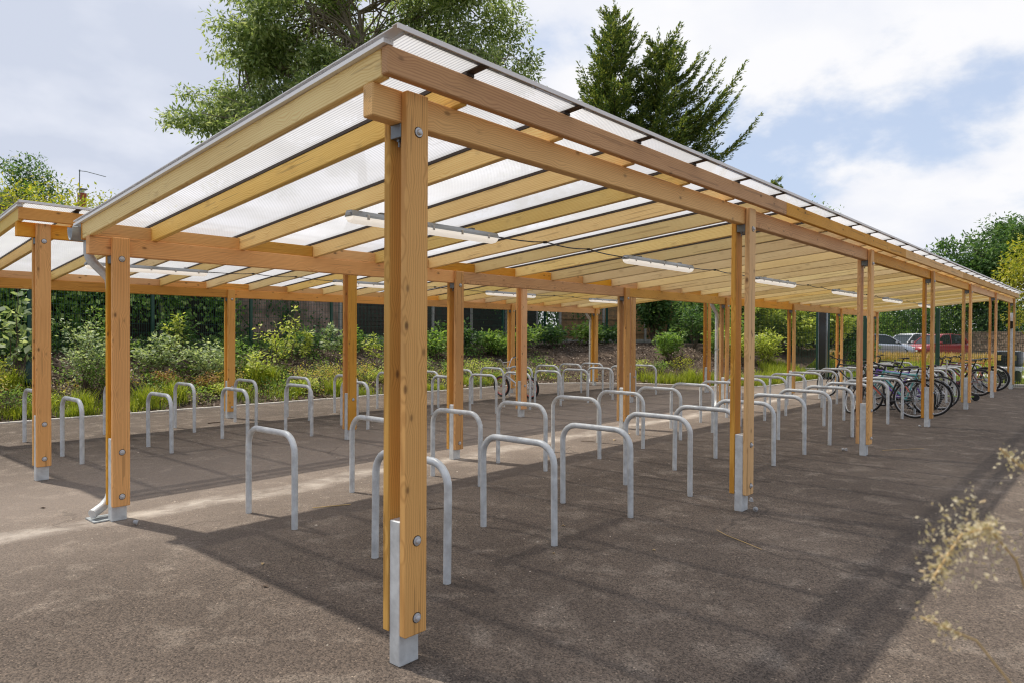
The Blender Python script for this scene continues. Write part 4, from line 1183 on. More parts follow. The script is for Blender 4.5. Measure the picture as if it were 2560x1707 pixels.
def car(loc, rz, paintname, label, Lc=4.0, Wc=1.74, Hc=1.48):
    T = tag(empty('parked_car', loc, rz), label, 'car', 'cars parked beyond the field')
    hw = Wc / 2
    # lower body: stations along x (front = +x): (x, bottom z, belt z, half width)
    st = [(-Lc / 2, 0.42, 0.80, hw * 0.80), (-Lc / 2 + 0.10, 0.28, 0.93, hw * 0.94), (-Lc / 2 + 0.5, 0.20, 0.96, hw), (-0.4, 0.19, 0.93, hw), (0.75, 0.19, 0.90, hw), (1.15, 0.19, 0.87, hw * 0.99), (Lc / 2 - 0.28, 0.21, 0.74, hw * 0.93), (Lc / 2 - 0.06, 0.28, 0.62, hw * 0.80), (Lc / 2, 0.36, 0.52, hw * 0.66)]
    vs, fs = [], []; n = 8
    for x, zb, zt, w in st:
        vs += [(x, -w * 0.9, zb), (x, -w, zb + 0.12), (x, -w, zt - 0.14), (x, -w * 0.86, zt), (x, w * 0.86, zt), (x, w, zt - 0.14), (x, w, zb + 0.12), (x, w * 0.9, zb)]
    for i in range(len(st) - 1):
        for k in range(n): fs.append((i * n + k, i * n + (k + 1) % n, (i + 1) * n + (k + 1) % n, (i + 1) * n + k))
    fs += [tuple(range(n)), tuple(range((len(st) - 1) * n, len(st) * n))[::-1]]
    body = MB().add(vs, fs).obj('body', MT[paintname], T, smooth=True)
    # glasshouse
    gs = [(-Lc / 2 + 0.16, 0.93, 0.95, 0.80), (-Lc / 2 + 0.42, 0.93, Hc - 0.10, 0.74), (-0.65, 0.92, Hc - 0.02, 0.76), (0.15, 0.90, Hc - 0.05, 0.76), (0.42, 0.89, Hc - 0.13, 0.77), (1.12, 0.87, 0.885, 0.82)]
    vs, fs = [], []
    for x, zb, zt, k in gs: vs += [(x, -hw * 0.93, zb), (x, -hw * k, zt), (x, hw * k, zt), (x, hw * 0.93, zb)]
    for i in range(len(gs) - 1):
        for k in range(3): fs.append((i * 4 + k, i * 4 + k + 1, (i + 1) * 4 + k + 1, (i + 1) * 4 + k))
    MB().add(vs, fs).obj('glasshouse', MT['car_glass'], T)
    rv, rfc = [], []
    for x, zb, zt, k in gs[1:5]: rv += [(x, -hw * k * 1.02, zt - 0.03), (x, -hw * k * 0.9, zt + 0.025), (x, hw * k * 0.9, zt + 0.025), (x, hw * k * 1.02, zt - 0.03)]
    for i in range(3):
        for k in range(3): rfc.append((i * 4 + k, i * 4 + k + 1, (i + 1) * 4 + k + 1, (i + 1) * 4 + k))
    MB().add(rv, rfc).obj('roof', MT[paintname], T, smooth=True)
    for s in (-1, 1):
        MB().tube([(1.12, s * hw * 0.93, 0.88), (0.42, s * hw * 0.79, Hc - 0.13)], 0.035, 6).obj('windscreen_pillar', MT[paintname], T)
        MB().tube([(-0.30, s * hw * 0.945, 0.92), (-0.36, s * hw * 0.775, Hc - 0.05)], 0.035, 6).obj('door_pillar', MT[paintname], T)
        MB().tube([(-Lc / 2 + 0.25, s * hw * 0.93, 0.93), (-Lc / 2 + 0.50, s * hw * 0.76, Hc - 0.10)], 0.07, 6).obj('rear_pillar', MT[paintname], T)
        MB().box(0.72, 0.84, min(s * hw, s * (hw + 0.16)), max(s * hw, s * (hw + 0.16)), 0.90, 1.02, 0.02).obj('wing_mirror', MT[paintname], T)
        MB().box(Lc / 2 - 0.24, Lc / 2 - 0.04, min(s * hw * 0.52, s * hw * 0.86), max(s * hw * 0.52, s * hw * 0.86), 0.56, 0.68, 0.03).obj('headlight', MT['lamp_lens'], T)
        for x in (-1.25, 1.22):
            w = MB().torus((x, s * (hw - 0.10), 0.31), (0, 1, 0), 0.235, 0.085, 24, 8).obj('wheel', MT['rubber'], T, smooth=True)
            MB().lathe((x, s * (hw - 0.13), 0.31), (0, s, 0), [(0.20, 0), (0.20, 0.09), (0.08, 0.10), (0.03, 0.11)], 16).obj('rim', MT['galvanised_dull'], w, smooth=True)
    MB().box(Lc / 2 - 0.03, Lc / 2 + 0.012, -0.26, 0.26, 0.36, 0.47, 0).obj('number_plate', MT['plate_white'], T)
    MB().box(Lc / 2 - 0.10, Lc / 2 - 0.02, -0.38, 0.38, 0.50, 0.56, 0.01).obj('grille', MT['black_plastic'], T)
    return T


car((49.8, 10.1, 0.11), R(297), 'paint_silver', 'blue grey silver hatchback in side view, leftmost of the three parked cars')
car((54.5, 9.35, 0.11), R(152), 'paint_white', 'pale silver hatchback showing its windscreen, between the blue grey and red cars', 3.9, 1.72, 1.55)
car((52.3, 7.2, 0.11), R(150), 'paint_red', 'bright red small car facing left beyond the dry grass', 4.0, 1.76, 1.52)

# ================================================================== VEGETATION
def kites(c, size, up=0.35, aspect=0.5, jitter=0.35, direction=None, droop=0.0, fold=True):
    """leaf shaped quads at points c (n,3): returns verts (4n,3)"""
    n = len(c)
    t = RNG.normal(size=(n, 3)); t /= np.linalg.norm(t, axis=1, keepdims=True)
    if direction is not None: t = t * jitter * 2 + direction
    t[:, 2] -= droop
    t /= np.linalg.norm(t, axis=1, keepdims=True)
    nn = RNG.normal(size=(n, 3)); nn[:, 2] = np.abs(nn[:, 2]) + up * 3
    b = np.cross(nn, t); b /= np.linalg.norm(b, axis=1, keepdims=True) + 1e-9
    L = (size * RNG.uniform(1 - jitter, 1 + jitter, n))[:, None]
    W = L * aspect
    v = np.stack([c, c + t * L * 0.45 + b * W * 0.5, c + t * L, c + t * L * 0.45 - b * W * 0.5], 1)
    return v.reshape(-1, 3)


def quads_obj(name, V, mat, parent=None, loc=(0, 0, 0)):
    V = np.asarray(V, np.float32) - np.asarray(loc, np.float32)
    f = np.arange(len(V), dtype=np.int32).reshape(-1, 4)
    pl = (0, 0, 0) if parent is not None else loc
    return link(name, mesh(name, V, f, MT[mat]), parent, pl)


def in_ellipsoid(n, c, r, shell=0.45):
    d = RNG.normal(size=(n, 3)); d /= np.linalg.norm(d, axis=1, keepdims=True)
    rad = RNG.uniform(shell ** 3, 1, n) ** (1 / 3)
    return np.asarray(c) + d * rad[:, None] * np.asarray(r)


def bent(a, b, k=5, wob=0.08, lift=0.0):
    a = np.asarray(a, float); b = np.asarray(b, float); L = np.linalg.norm(b - a)
    out = []
    for i in range(k + 1):
        t = i / k
        p = a + (b - a) * t + RNG.normal(size=3) * wob * L * math.sin(math.pi * t) * 0.5
        p[2] += lift * L * math.sin(math.pi * t)
        out.append(tuple(p))
    return out


def tree(label, base, h, lobes, nclust, per, leaf, mat, bark='bark', r0=0.35, crad=0.55, fork=0.3, lean=(0, 0), name='broadleaf_tree', group=None, up=0.3, aspect=0.42, droop=0.15, cat='tree', twigs=True, sub=0, sr=1.0):
    """lobes: (dx, dy, z, rx, ry, rz, weight)"""
    T = tag(empty(name, base), label, cat, group)
    top = np.array([lean[0], lean[1], h * 0.72])
    tr = MB().tube(bent((0, 0, -0.1), top, 7, 0.03), [r0 * (1 - 0.8 * i / 7) for i in range(8)], 9)
    tro = tr.obj('trunk', MT[bark], T, smooth=True)
    w = np.array([l[6] for l in lobes], float); w /= w.sum()
    V = []; limbs = MB()
    tpts = [np.array([lean[0] * t, lean[1] * t, h * 0.72 * t]) for t in np.linspace(fork, 1, 12)]
    for l, q in zip(lobes, w):
        nc = max(3, int(nclust * q))
        if sub:
            ns = max(2, int(sub * q)); sl = in_ellipsoid(ns, l[:3], l[3:6], 0.5)
            pick = RNG.integers(0, ns, nc)
            cs = sl[pick] + np.clip(RNG.normal(size=(nc, 3)), -1.6, 1.6) * np.array([0.55, 0.55, 0.50]) * sr * RNG.uniform(0.6, 1.25, ns)[pick][:, None]
        else:
            cs = in_ellipsoid(nc, l[:3], l[3:6], 0.35)
        # one main limb into the lobe, then twigs to the clusters
        cen = np.array(l[:3]); s = min(tpts, key=lambda p: np.linalg.norm((p - cen) * [1, 1, 1.3]) + (4 if p[2] > cen[2] else 0))
        limb = bent(s, cen + np.array([0, 0, l[5] * 0.3]), 5, 0.10, 0.03)
        rr = r0 * 0.34
        limbs.tube(limb, [rr * (1 - 0.75 * i / 5) for i in range(6)], 7, False)
        if twigs:
            for c in cs[:: max(1, nc // 34)]:
                j = np.random.RandomState(int(abs(c[0] * 1000)) % 9999).randint(1, 6)
                limbs.tube(bent(limb[j], c, 4, 0.12, 0.05), [rr * 0.34, rr * 0.26, rr * 0.18, rr * 0.11, rr * 0.05], 5, False)
        m = RNG.poisson(per, nc) + 4
        ctr = np.repeat(cs, m, 0)
        off = np.clip(RNG.normal(size=(len(ctr), 3)), -1.5, 1.5) * np.array([crad, crad, crad * 0.62]) * np.repeat(RNG.uniform(0.55, 1.3, nc), m)[:, None]
        outd = off / (np.linalg.norm(off, axis=1, keepdims=True) + 1e-6)
        V.append(kites(ctr + off, leaf, up, aspect, 0.4, outd * 0.6, droop))
    limbs.obj('limbs', MT[bark], tro, smooth=True)
    tag(quads_obj('crown', np.concatenate(V), mat, T), kind='stuff')
    return T


RV = np.array([0.664, -0.748])   # across the view, to group lobes


def lob(off, z, r, rz, w, dep=0.0, ry=None):
    p = RV * off + np.array([0.748, 0.664]) * dep
    return (p[0], p[1], z, r, ry or r, rz, w)


tree('tall airy ash tree rising behind the roof of both shelters', (17.3, 24.1, 0), 20,
     [lob(0.6, 17.0, 4.6, 3.6, 5), lob(-2.0, 15.0, 2.5, 3.2, 2.6, -1), lob(-5.4, 13.2, 1.8, 2.5, 2.4), lob(-6.1, 10.7, 1.8, 1.6, 1.5), lob(-4.6, 9.6, 2.0, 1.8, 1.2), lob(4.0, 16.2, 3.0, 3.4, 3, 0.5), lob(6.0, 13.6, 1.8, 1.7, 0.9),
      lob(3.0, 12.3, 2.9, 1.9, 1.4), lob(0.2, 12.0, 2.6, 2.0, 1.2, -1.5), lob(-2.2, 10.6, 2.4, 1.8, 1.2), lob(6.4, 11.0, 1.2, 0.9, 0.25), lob(-3.0, 18.2, 2.6, 2.2, 1.4)],
     1150, 95, 0.235, 'leaf_ash', 'bark_pale', 0.42, 0.36, sub=84, sr=1.2, fork=0.25, name='ash_tree', aspect=0.34, droop=0.35)


def conifer(label, base, h, Lf, gap=0.72, per=6, mat='leaf_conifer', zmin=0.2, seedv=1, r0=0.26):
    """whorls of flat, upswept sprays; Lf(t, azimuth) -> branch length at relative height t"""
    rs = np.random.RandomState(seedv)
    T = tag(empty('conifer_tree', base), label, 'tree')
    tr = MB().tube(bent((0, 0, -0.1), (0.1, 0, h - 0.1), 9, 0.008), [r0 * (1 - 0.95 * i / 9) for i in range(10)], 8).obj('trunk', MT['bark_dark'], T, smooth=True)
    br = MB(); C = []; D = []
    z = zmin * h; w = 0
    while z < h - 0.15:
        t = z / h
        for j in range(per if t < 0.93 else 4):
            az = w * 1.1 + j * 2 * math.pi / per + rs.uniform(-0.3, 0.3)
            L = Lf(t, az) * rs.uniform(0.6, 1.12)
            el = R(rs.uniform(2, 20) + 26 * t ** 2)
            d = np.array([math.cos(az) * math.cos(el), math.sin(az) * math.cos(el), math.sin(el)])
            sd = np.array([-math.sin(az), math.cos(az), 0.0])
            p0 = np.array([0.1 * t, 0, z + rs.uniform(-0.2, 0.2)])
            ss = np.linspace(0, 1, 7)
            P = np.array([p0 + d * L * s + np.array([0, 0, L * (0.26 * s ** 2.6 - 0.13 * math.sin(s * 2.8))]) for s in ss])
            br.tube([tuple(p) for p in P], [0.042 * (0.3 + L / 5) * (1 - 0.9 * k / 6) for k in range(7)], 5, False)
            ntw = int(9 + 8 * L)
            for s in np.linspace(0.16, 1.0, ntw):
                q = np.array([np.interp(s, ss, P[:, k]) for k in range(3)])
                for sgn in ((-1, 1) if s < 0.97 else (0,)):
                    tl = (0.14 + 0.34 * L * (1 - s) ** 0.85 * min(1, s * 3)) * rs.uniform(0.5, 1.15)
                    tl = min(tl, 0.95)
                    td = d * 0.85 + sd * sgn * rs.uniform(0.5, 0.95) + np.array([0, 0, rs.uniform(-0.05, 0.45)])
                    td /= np.linalg.norm(td)
                    m = max(4, int(tl * 20))
                    u = rs.uniform(0.05, 1, m)[:, None]
                    C.append(q + td * tl * u + rs.normal(size=(m, 3)) * 0.045); D.append(np.repeat(td[None], m, 0))
        z += gap * rs.uniform(0.75, 1.25) * (1 - 0.45 * t); w += 1
    br.obj('branches', MT['bark_dark'], tr, smooth=True)
    C.append(np.array([[0.1, 0, h]]) + rs.normal(size=(30, 3)) * np.array([0.05, 0.05, 0.25])); D.append(np.repeat(np.array([[0, 0, 1.0]]), 30, 0))
    C = np.concatenate(C); D = np.concatenate(D)
    tag(quads_obj('crown', kites(C, 0.21, 0.25, 0.34, 0.25, D * 1.1, 0.0), mat, T), kind='stuff')
    return T


conifer('taller dark conifer with a slender pointed leader, left of its twin', (31.9, 19.9, 0), 20.2, lambda t, a: 7.2 * (1 - t) ** 0.72 * (0.85 + 0.15 * math.cos(a * 2)) + 0.25, seedv=3)


def Lb(t, a):
    side = math.cos(a - math.atan2(RV[1], RV[0]))
    return min((5.6 + 6.6 * max(0, side)) * (1 - t) ** 0.72 + 0.25, 3.7 + 1.7 * max(0, side))


conifer('broad dark conifer with long upswept branches reaching right', (33.9, 18.2, 0), 18.6, Lb, seedv=8)
conifer('distant conifer whose dark tip just shows above the roof edge', (53.1, 18.55, 0), 13.6, lambda t, a: 2.6 * (1 - t) ** 0.8 + 0.3, seedv=5, zmin=0.6)
tree('small grey green tree left of the twin conifers', (29.3, 23.4, 0), 14.2, [lob(-0.8, 12.6, 1.5, 1.6, 1), lob(0.7, 11.5, 1.6, 1.5, 1), lob(-0.3, 10.0, 1.8, 1.6, 1)], 70, 60, 0.17, 'leaf_silver', 'bark_pale', 0.16, 0.5)

tree('large dark green tree at the right edge beyond the field', (71, 5.0, 0), 13.0,
     [lob(0.4, 9.6, 3.6, 3.0, 3), lob(-2.8, 7.6, 2.6, 2.4, 2), lob(3.6, 9.2, 3.4, 3.2, 2.5), lob(0, 6.0, 4.2, 2.6, 2.5), lob(7, 8, 3.4, 3.6, 2), lob(-2.5, 4.6, 2.4, 1.8, 1.2)],
     520, 75, 0.32, 'leaf_dark', 'bark_dark', 0.4, 0.6, aspect=0.45, name='round_tree', sub=50, sr=1.5)
tree('yellow green young tree in front of the large dark tree', (54.5, 2.0, 0), 8.6,
     [lob(0, 6.4, 1.7, 1.9, 2), lob(1.4, 5.2, 1.6, 1.6, 1.5), lob(-1.1, 4.8, 1.5, 1.4, 1.3), lob(2.5, 6.4, 1.6, 1.9, 1.2), lob(0.2, 3.2, 2.0, 1.2, 1.0)], 150, 60, 0.22, 'leaf_yellow', 'bark', 0.16, 0.5)
for i, (x, y, hh, wd, mt, lab) in enumerate(((63.0, 14.2, 5.2, 2.6, 'leaf_mid', 'mid green bushy tree above the leftmost parked car'), (66.5, 11.6, 6.2, 2.8, 'leaf_dark', 'dense dark green tree straight behind the pale silver car'),
                                             (68.0, 9.3, 6.0, 2.6, 'leaf_mid', 'leafy tree behind the red car'), (69.2, 6.6, 5.6, 2.8, 'leaf_dark', 'dark bushy tree right of the red car over the stone wall'),
                                             (69.5, 2.4, 5.2, 2.8, 'leaf_dark', 'dark bushy tree behind the slim grey post'), (63.5, -1.5, 5.5, 2.8, 'leaf_mid', 'leafy tree behind the litter bin'))):
    tree(lab, (x, y, 0), hh, [lob(0, hh * 0.62, wd, hh * 0.36, 3), lob(-wd * 0.6, hh * 0.42, wd * 0.8, hh * 0.30, 2), lob(wd * 0.6, hh * 0.40, wd * 0.8, hh * 0.30, 2), lob(0, hh * 0.24, wd * 1.0, hh * 0.18, 1.5)], 130, 55, 0.26, mt, 'bark_dark', 0.2, 0.55, twigs=False, group='trees behind the car park')

# left, above the shorter shelter
tree('yellow green bushy tree at the far left behind the ivy fence', (4.6, 24.5, 0), 6.6, [lob(0.2, 5.4, 1.9, 1.1, 2), lob(-1.6, 5.6, 1.2, 1.3, 1), lob(1.5, 5.2, 1.3, 0.9, 1.2), lob(0, 4.0, 2.2, 1.0, 1.4)], 95, 55, 0.13, 'leaf_yellow', 'bark', 0.12, 0.40)
tree('yellow green shrub tree below the street lamp', (7.6, 23.6, 0), 6.0, [lob(0.2, 5.0, 1.1, 0.8, 2), lob(1.0, 4.6, 0.9, 0.7, 1.2), lob(-0.9, 4.6, 1.1, 0.8, 1.2), lob(0, 3.6, 1.6, 0.9, 1.4)], 75, 50, 0.12, 'leaf_yellow', 'bark', 0.1, 0.36)
tree('small dark green ash standing above the yellow green bushes', (7.1, 35.2, 0), 9.6, [lob(-0.1, 8.6, 1.0, 0.85, 2.4), lob(0.8, 7.6, 0.7, 0.7, 1.2), lob(-0.9, 7.3, 0.8, 0.7, 1), lob(0, 6.6, 1.2, 0.7, 1)], 74, 55, 0.16, 'leaf_dark', 'bark_dark', 0.12, 0.34)
for i, (x, y, hh) in enumerate(((5.9, 30.0, 7.6), (6.9, 30.2, 7.2))):
    tree('thin bare sapling with a few leaves poking above the yellow bushes, %s one' % ('left' if i == 0 else 'right'), (x, y, 0), hh, [lob(0, hh - 0.9, 0.35, 0.8, 1)], 12, 14, 0.14, 'leaf_mid', 'bark', 0.05, 0.18)

for i, (x, y, hh) in enumerate(((10.5, 21.0, 5.0), (14.0, 20.5, 5.2), (18.0, 20.5, 5.0), (21.5, 19.5, 4.6), (25.0, 17.5, 4.6), (28.5, 15.0, 5.0))):
    tree('dense dark hedge tree behind the back fences, %s from the right' % ORD[5 - i], (x, y, 0), hh, [lob(0, hh * 0.62, 2.0, hh * 0.3, 2), lob(-1.2, hh * 0.4, 1.6, hh * 0.3, 1.5), lob(1.2, hh * 0.4, 1.6, hh * 0.3, 1.5)], 100, 60, 0.20, 'leaf_dark', 'bark_dark', 0.18, 0.45, twigs=False, name='hedge_tree', group='hedge trees behind the back fences')

# ---- ivy wall
def ivy(name, label, boxes, per_m2, size, mat, seedv):
    rs = np.random.RandomState(seedv); C = []
    for (x0, x1, y0, y1, z0, z1) in boxes:
        ncl = max(2, int((x1 - x0) * (z1 - z0) * 9))
        cc = np.stack([rs.uniform(x0, x1, ncl), rs.uniform(y0, y1, ncl), rs.uniform(z0, z1, ncl)], -1)
        m = max(3, int(per_m2 / 7))
        ctr = np.repeat(cc, m, 0) + rs.normal(size=(ncl * m, 3)) * np.array([0.15, 0.05, 0.26])
        C.append(ctr)
    C = np.concatenate(C)
    d = rs.normal(size=(len(C), 3)) * 0.4 + np.array([0, -0.35, -0.75])
    V = kites(C, size, 0.1, 0.75, 0.35, d, 0.1)
    o = quads_obj(name, V, mat)
    return tag(o, label, 'ivy')


ivy('ivy', 'dense green ivy curtain covering the dark fence at the left', [(-6, 5.9, 15.35, 15.85, 1.9, 3.5), (-6, 3.0, 15.35, 15.85, 1.25, 2.2), (-6, -2.0, 15.4, 15.85, 0.9, 1.6), (3.1, 4.1, 15.4, 15.85, 1.15, 2.2), (5.0, 5.35, 15.4, 15.8, 1.1, 2.0), (1.2, 2.2, 15.4, 15.8, 1.0, 1.5), (6.3, 7.0, 15.4, 15.85, 1.1, 3.3), (-6, 7.0, 15.1, 15.85, 2.5, 3.7)], 420, 0.115, 'leaf_ivy', 2)
ivy('ivy', 'dark straggling creeper on the pinkish brick wall', [(7.0, 8.9, 15.7, 15.95, 1.0, 2.6), (8.6, 9.0, 15.7, 15.95, 1.0, 3.2), (7.6, 8.4, 15.7, 15.95, 2.5, 3.3), (9.0, 9.9, 15.7, 15.95, 1.0, 2.4)], 150, 0.085, 'leaf_dark', 4)
ivy('ivy', 'bright ivy mantling the fence post right of the tan fence', [(26.3, 28.0, 10.4, 11.5, 0.9, 3.9), (24.8, 25.6, 11.9, 12.4, 1.0, 3.6)], 700, 0.14, 'leaf_ivy', 6)
ivy('ivy', 'dark ivy hanging beside the green fence post at the tan fence corner', [(25.4, 26.3, 11.2, 11.8, 0.9, 3.8)], 600, 0.14, 'leaf_dark', 7)
tk = tag(empty('tree_trunk', (18.6, 15.3, 0.9)), 'dark bare tree trunk between dark panels and the tan fence', 'tree')
MB().tube(bent((0, 0, -0.3), (0.15, 0.1, 7.5), 6, 0.02), [0.27, 0.24, 0.22, 0.2, 0.18, 0.16, 0.14], 12).obj('trunk', MT['bark_dark'], tk, smooth=True)
cc = np.concatenate([in_ellipsoid(60, (-1.2, -0.3, 2.3), (1.3, 0.6, 0.9), 0.2), in_ellipsoid(25, (1.9, -1.6, 1.9), (0.7, 0.5, 0.7), 0.2), in_ellipsoid(40, (0, 0, 6.0), (2.5, 2.5, 1.2), 0.2)])
cc = np.repeat(cc, 32, 0) + RNG.normal(size=(len(cc) * 32, 3)) * 0.2
tag(quads_obj('foliage', kites(cc, 0.12, 0.3, 0.5, 0.4, None, 0.2), 'leaf_dark', tk), kind='stuff')
lb = MB()
for p in ((-1.6, -0.3, 2.4), (-0.9, -0.4, 2.9), (1.9, -1.6, 2.0), (-1.9, -0.4, 1.7)): lb.tube(bent((0, 0, 1.2 + random.random()), p, 5, 0.1), [0.05, 0.04, 0.03, 0.022, 0.014, 0.008], 6, False)
lb.obj('limbs', MT['bark_pale'], tk, smooth=True)


# ---- shrubs on the bank
def shrub(label, x, y, h, w, mat, n=420, leaf=0.075, stems=6, name='shrub', cat='shrub', group='young shrubs on the planted bank', aspect=0.55, up=0.4, z=None, tiers=False, droop=0.0):
    z0 = float(bedz(x, y)) if z is None else z
    if name == 'shrub': h *= 0.86
    T = tag(empty(name, (x, y, z0 - 0.01)), label, cat, group)
    s = MB(); C = []; Dv = []
    for i in range(stems):
        a = i * 2.4 + random.random(); rr = w * random.uniform(0.25, 1.0); hh = h * random.uniform(0.55, 1.0) if i else h
        if i == 0: rr *= 0.2
        tip = np.array([rr * math.cos(a), rr * math.sin(a), hh])
        P = np.array(bent((0, 0, -0.03), tip, 5, 0.10, 0.06))
        s.tube([tuple(p) for p in P], [0.010 * (0.5 + h / 2) * (1 - 0.75 * k / 5) for k in range(6)], 5, False)
        m = int(n / stems)
        t = RNG.uniform(0.28, 1.0, m) ** 0.8
        if tiers: t = np.clip(np.round(t * 5) / 5 + RNG.normal(size=m) * 0.02, 0.2, 1)
        pc = np.stack([np.interp(t, np.linspace(0, 1, 6), P[:, k]) for k in range(3)], -1)
        sp_ = RNG.normal(size=(m, 3)); sp_[:, 2] *= 0.5
        pc = pc + sp_ * (w * 0.22 * (1.15 - 0.6 * t))[:, None]
        C.append(pc); Dv.append(sp_)
    C = np.concatenate(C); C[:, 2] = np.maximum(C[:, 2], 0.03)
    s.obj('stems', MT['bark'], T, smooth=True)
    tag(quads_obj('foliage', kites(C, leaf, up, aspect, 0.35, np.concatenate(Dv) * 0.7, droop), mat, T), kind='stuff')
    return T


shrub('silvery leaved tall shrub between the two leftmost posts', 2.55, 12.6, 1.55, 0.55, 'leaf_silver', 1500, 0.07, 9)
shrub('fresh green low shrub at the foot of the silvery tall shrub', 2.75, 12.2, 0.95, 0.40, 'leaf_mid', 700, 0.055, 7)
shrub('tall light green shrub against the left face of the downpipe post', 3.15, 12.9, 1.75, 0.42, 'leaf_mid', 900, 0.07, 7)
shrub('silvery shrub just right of the downpipe post', 4.15, 13.2, 1.0, 0.55, 'leaf_silver', 950, 0.085, 8)
shrub('young leafy sapling above the silvery shrub right of the downpipe post', 4.7, 13.7, 1.35, 0.25, 'leaf_lime', 260, 0.085, 3)
shrub('broad silvery green shrub left of the rear post of the shorter shelter', 5.05, 12.75, 1.0, 0.70, 'leaf_silver', 1100, 0.08, 10)
shrub('lime tipped shrub between the broad silvery shrub and the rear post', 5.75, 12.9, 1.05, 0.45, 'leaf_mid', 480, 0.08, 7)
shrub('arching lime green shrub beside the rear post', 5.95, 12.4, 0.85, 0.42, 'leaf_lime', 280, 0.085, 5)
shrub('dark leaved shrub in the shade of the ivy fence', 5.0, 14.2, 1.1, 0.6, 'leaf_dark', 600, 0.09, 6)
shrub('yellow leaved sapling right of the rear post with bare lower stem', 6.95, 13.25, 1.25, 0.50, 'leaf_lime', 330, 0.10, 6, tiers=True, aspect=0.5)
shrub('tall thin sapling with flat tiers of pale leaves', 7.55, 13.6, 1.6, 0.32, 'leaf_lime', 170, 0.11, 3, tiers=True, aspect=0.45)
shrub('little lime sapling with a single round tuft of leaves', 7.75, 13.15, 1.05, 0.20, 'leaf_lime', 200, 0.10, 2, aspect=0.5, droop=0.4)
shrub('pale green sapling third from the rear post', 8.45, 13.2, 1.25, 0.26, 'leaf_silver', 240, 0.10, 3, tiers=True)
shrub('leaning lime sapling left of the second front post of the shorter shelter', 8.85, 13.0, 1.1, 0.30, 'leaf_lime', 260, 0.10, 3, tiers=True, droop=0.3)
shrub('small lime sapling close to the second front post of the shorter shelter', 9.75, 13.1, 0.95, 0.24, 'leaf_lime', 200, 0.09, 3, tiers=True)
shrub('bushy green hazel like sapling right of the second front post', 11.1, 13.5, 1.35, 0.45, 'leaf_mid', 420, 0.11, 4, tiers=True)
shrub('dark green shrub at the foot of the brick wall', 8.3, 14.2, 0.85, 0.75, 'leaf_dark', 700, 0.10, 7)
shrub('broad leaved green plant at the brick wall near the green post', 9.9, 14.3, 0.75, 0.6, 'leaf_mid', 420, 0.12, 6)
for i, (x, y, h, w, mt, lab) in enumerate(((12.4, 13.6, 0.8, 0.8, 'leaf_mid', 'green bramble patch left of the concrete post on the dark fence'), (13.9, 13.9, 0.95, 0.8, 'leaf_dark', 'dark bramble patch under the concrete post on the dark fence'),
                                           (14.9, 13.5, 0.75, 0.8, 'leaf_mid', 'bright bramble patch left of the small chrome bicycle'), (16.1, 13.2, 0.85, 0.8, 'leaf_mid', 'bramble patch directly above the small chrome bicycle'),
                                           (17.6, 13.0, 0.75, 0.85, 'leaf_dark', 'broad leaved bramble patch beneath the bare trunk'), (18.9, 12.4, 0.8, 0.85, 'leaf_mid', 'bramble patch left of the far downpipe'),
                                           (19.8, 12.4, 0.75, 0.8, 'leaf_dark', 'dark bramble patch right of the far downpipe'), (21.4, 12.9, 0.6, 0.8, 'leaf_dark', 'low bramble patch at the base of the tan fence'))):
    shrub(lab, x, y, h, w, mt, 760, 0.115, 8, name='bramble', group='brambles at the top of the bank', aspect=0.7)
# low colourful planting along the front of the bed
for (x, y, h, w, mt, lab) in ((4.05, 12.55, 0.34, 0.36, 'leaf_copper', 'coppery red low shrub in front of the silvery shrub'), (4.75, 12.25, 0.40, 0.38, 'leaf_copper', 'coppery orange low shrub behind the left pair of hoops'),
                              (5.15, 12.2, 0.48, 0.42, 'leaf_pieris', 'orange tinged low shrub left of the rear post of the shorter shelter'), (4.9, 11.85, 0.32, 0.36, 'leaf_lime', 'lime low shrub at the kerb behind the left hoops'),
                              (7.05, 12.1, 0.55, 0.50, 'leaf_pieris', 'pink and yellow low shrub behind the middle hoops, left of three'), (7.75, 12.05, 0.48, 0.50, 'leaf_pieris', 'yellowish low shrub behind the middle hoops, centre of three'),
                              (8.45, 12.0, 0.50, 0.50, 'leaf_pieris', 'cream and lime low shrub behind the middle hoops, right of three'), (6.75, 11.65, 0.34, 0.42, 'leaf_lime', 'lime low shrub touching the kerb behind the middle hoops'),
                              (9.3, 12.0, 0.42, 0.45, 'leaf_lime', 'lime low shrub left of the second front post'), (10.6, 12.1, 0.6, 0.5, 'leaf_mid', 'green low shrub behind the hoop right of the second front post'),
                              (12.5, 11.8, 0.5, 0.5, 'leaf_lime', 'lime low shrub behind the hoops left of the chrome bicycle'), (14.2, 11.5, 0.35, 0.5, 'leaf_lime', 'yellow green low shrub behind the chrome bicycle'),
                              (17.2, 9.2, 0.5, 0.45, 'leaf_lime', 'yellow green low shrub right of the far last post of the shorter shelter'), (17.75, 7.9, 0.62, 0.55, 'leaf_yellow', 'bright yellow low shrub left of the paired posts'),
                              (17.5, 8.6, 0.45, 0.4, 'leaf_mid', 'mid green low shrub beside the bright yellow one'), (1.05, 12.5, 0.75, 0.42, 'leaf_yellow', 'bright yellow shrub at the left edge of the bed'),
                              (0.7, 12.0, 0.55, 0.5, 'leaf_pieris', 'pink tinged low shrub at the left edge by the kerb'), (1.15, 11.75, 0.45, 0.45, 'leaf_mid', 'green tussocky shrub at the left edge by the kerb'),
                              (1.0, 13.2, 0.95, 0.5, 'leaf_mid', 'leafy green shrub behind the bright yellow shrub at the left')):
    shrub(lab, x, y, h, w, mt, 620, 0.05, 8, name='low_shrub', group='low colourful shrubs along the bed front', aspect=0.45)

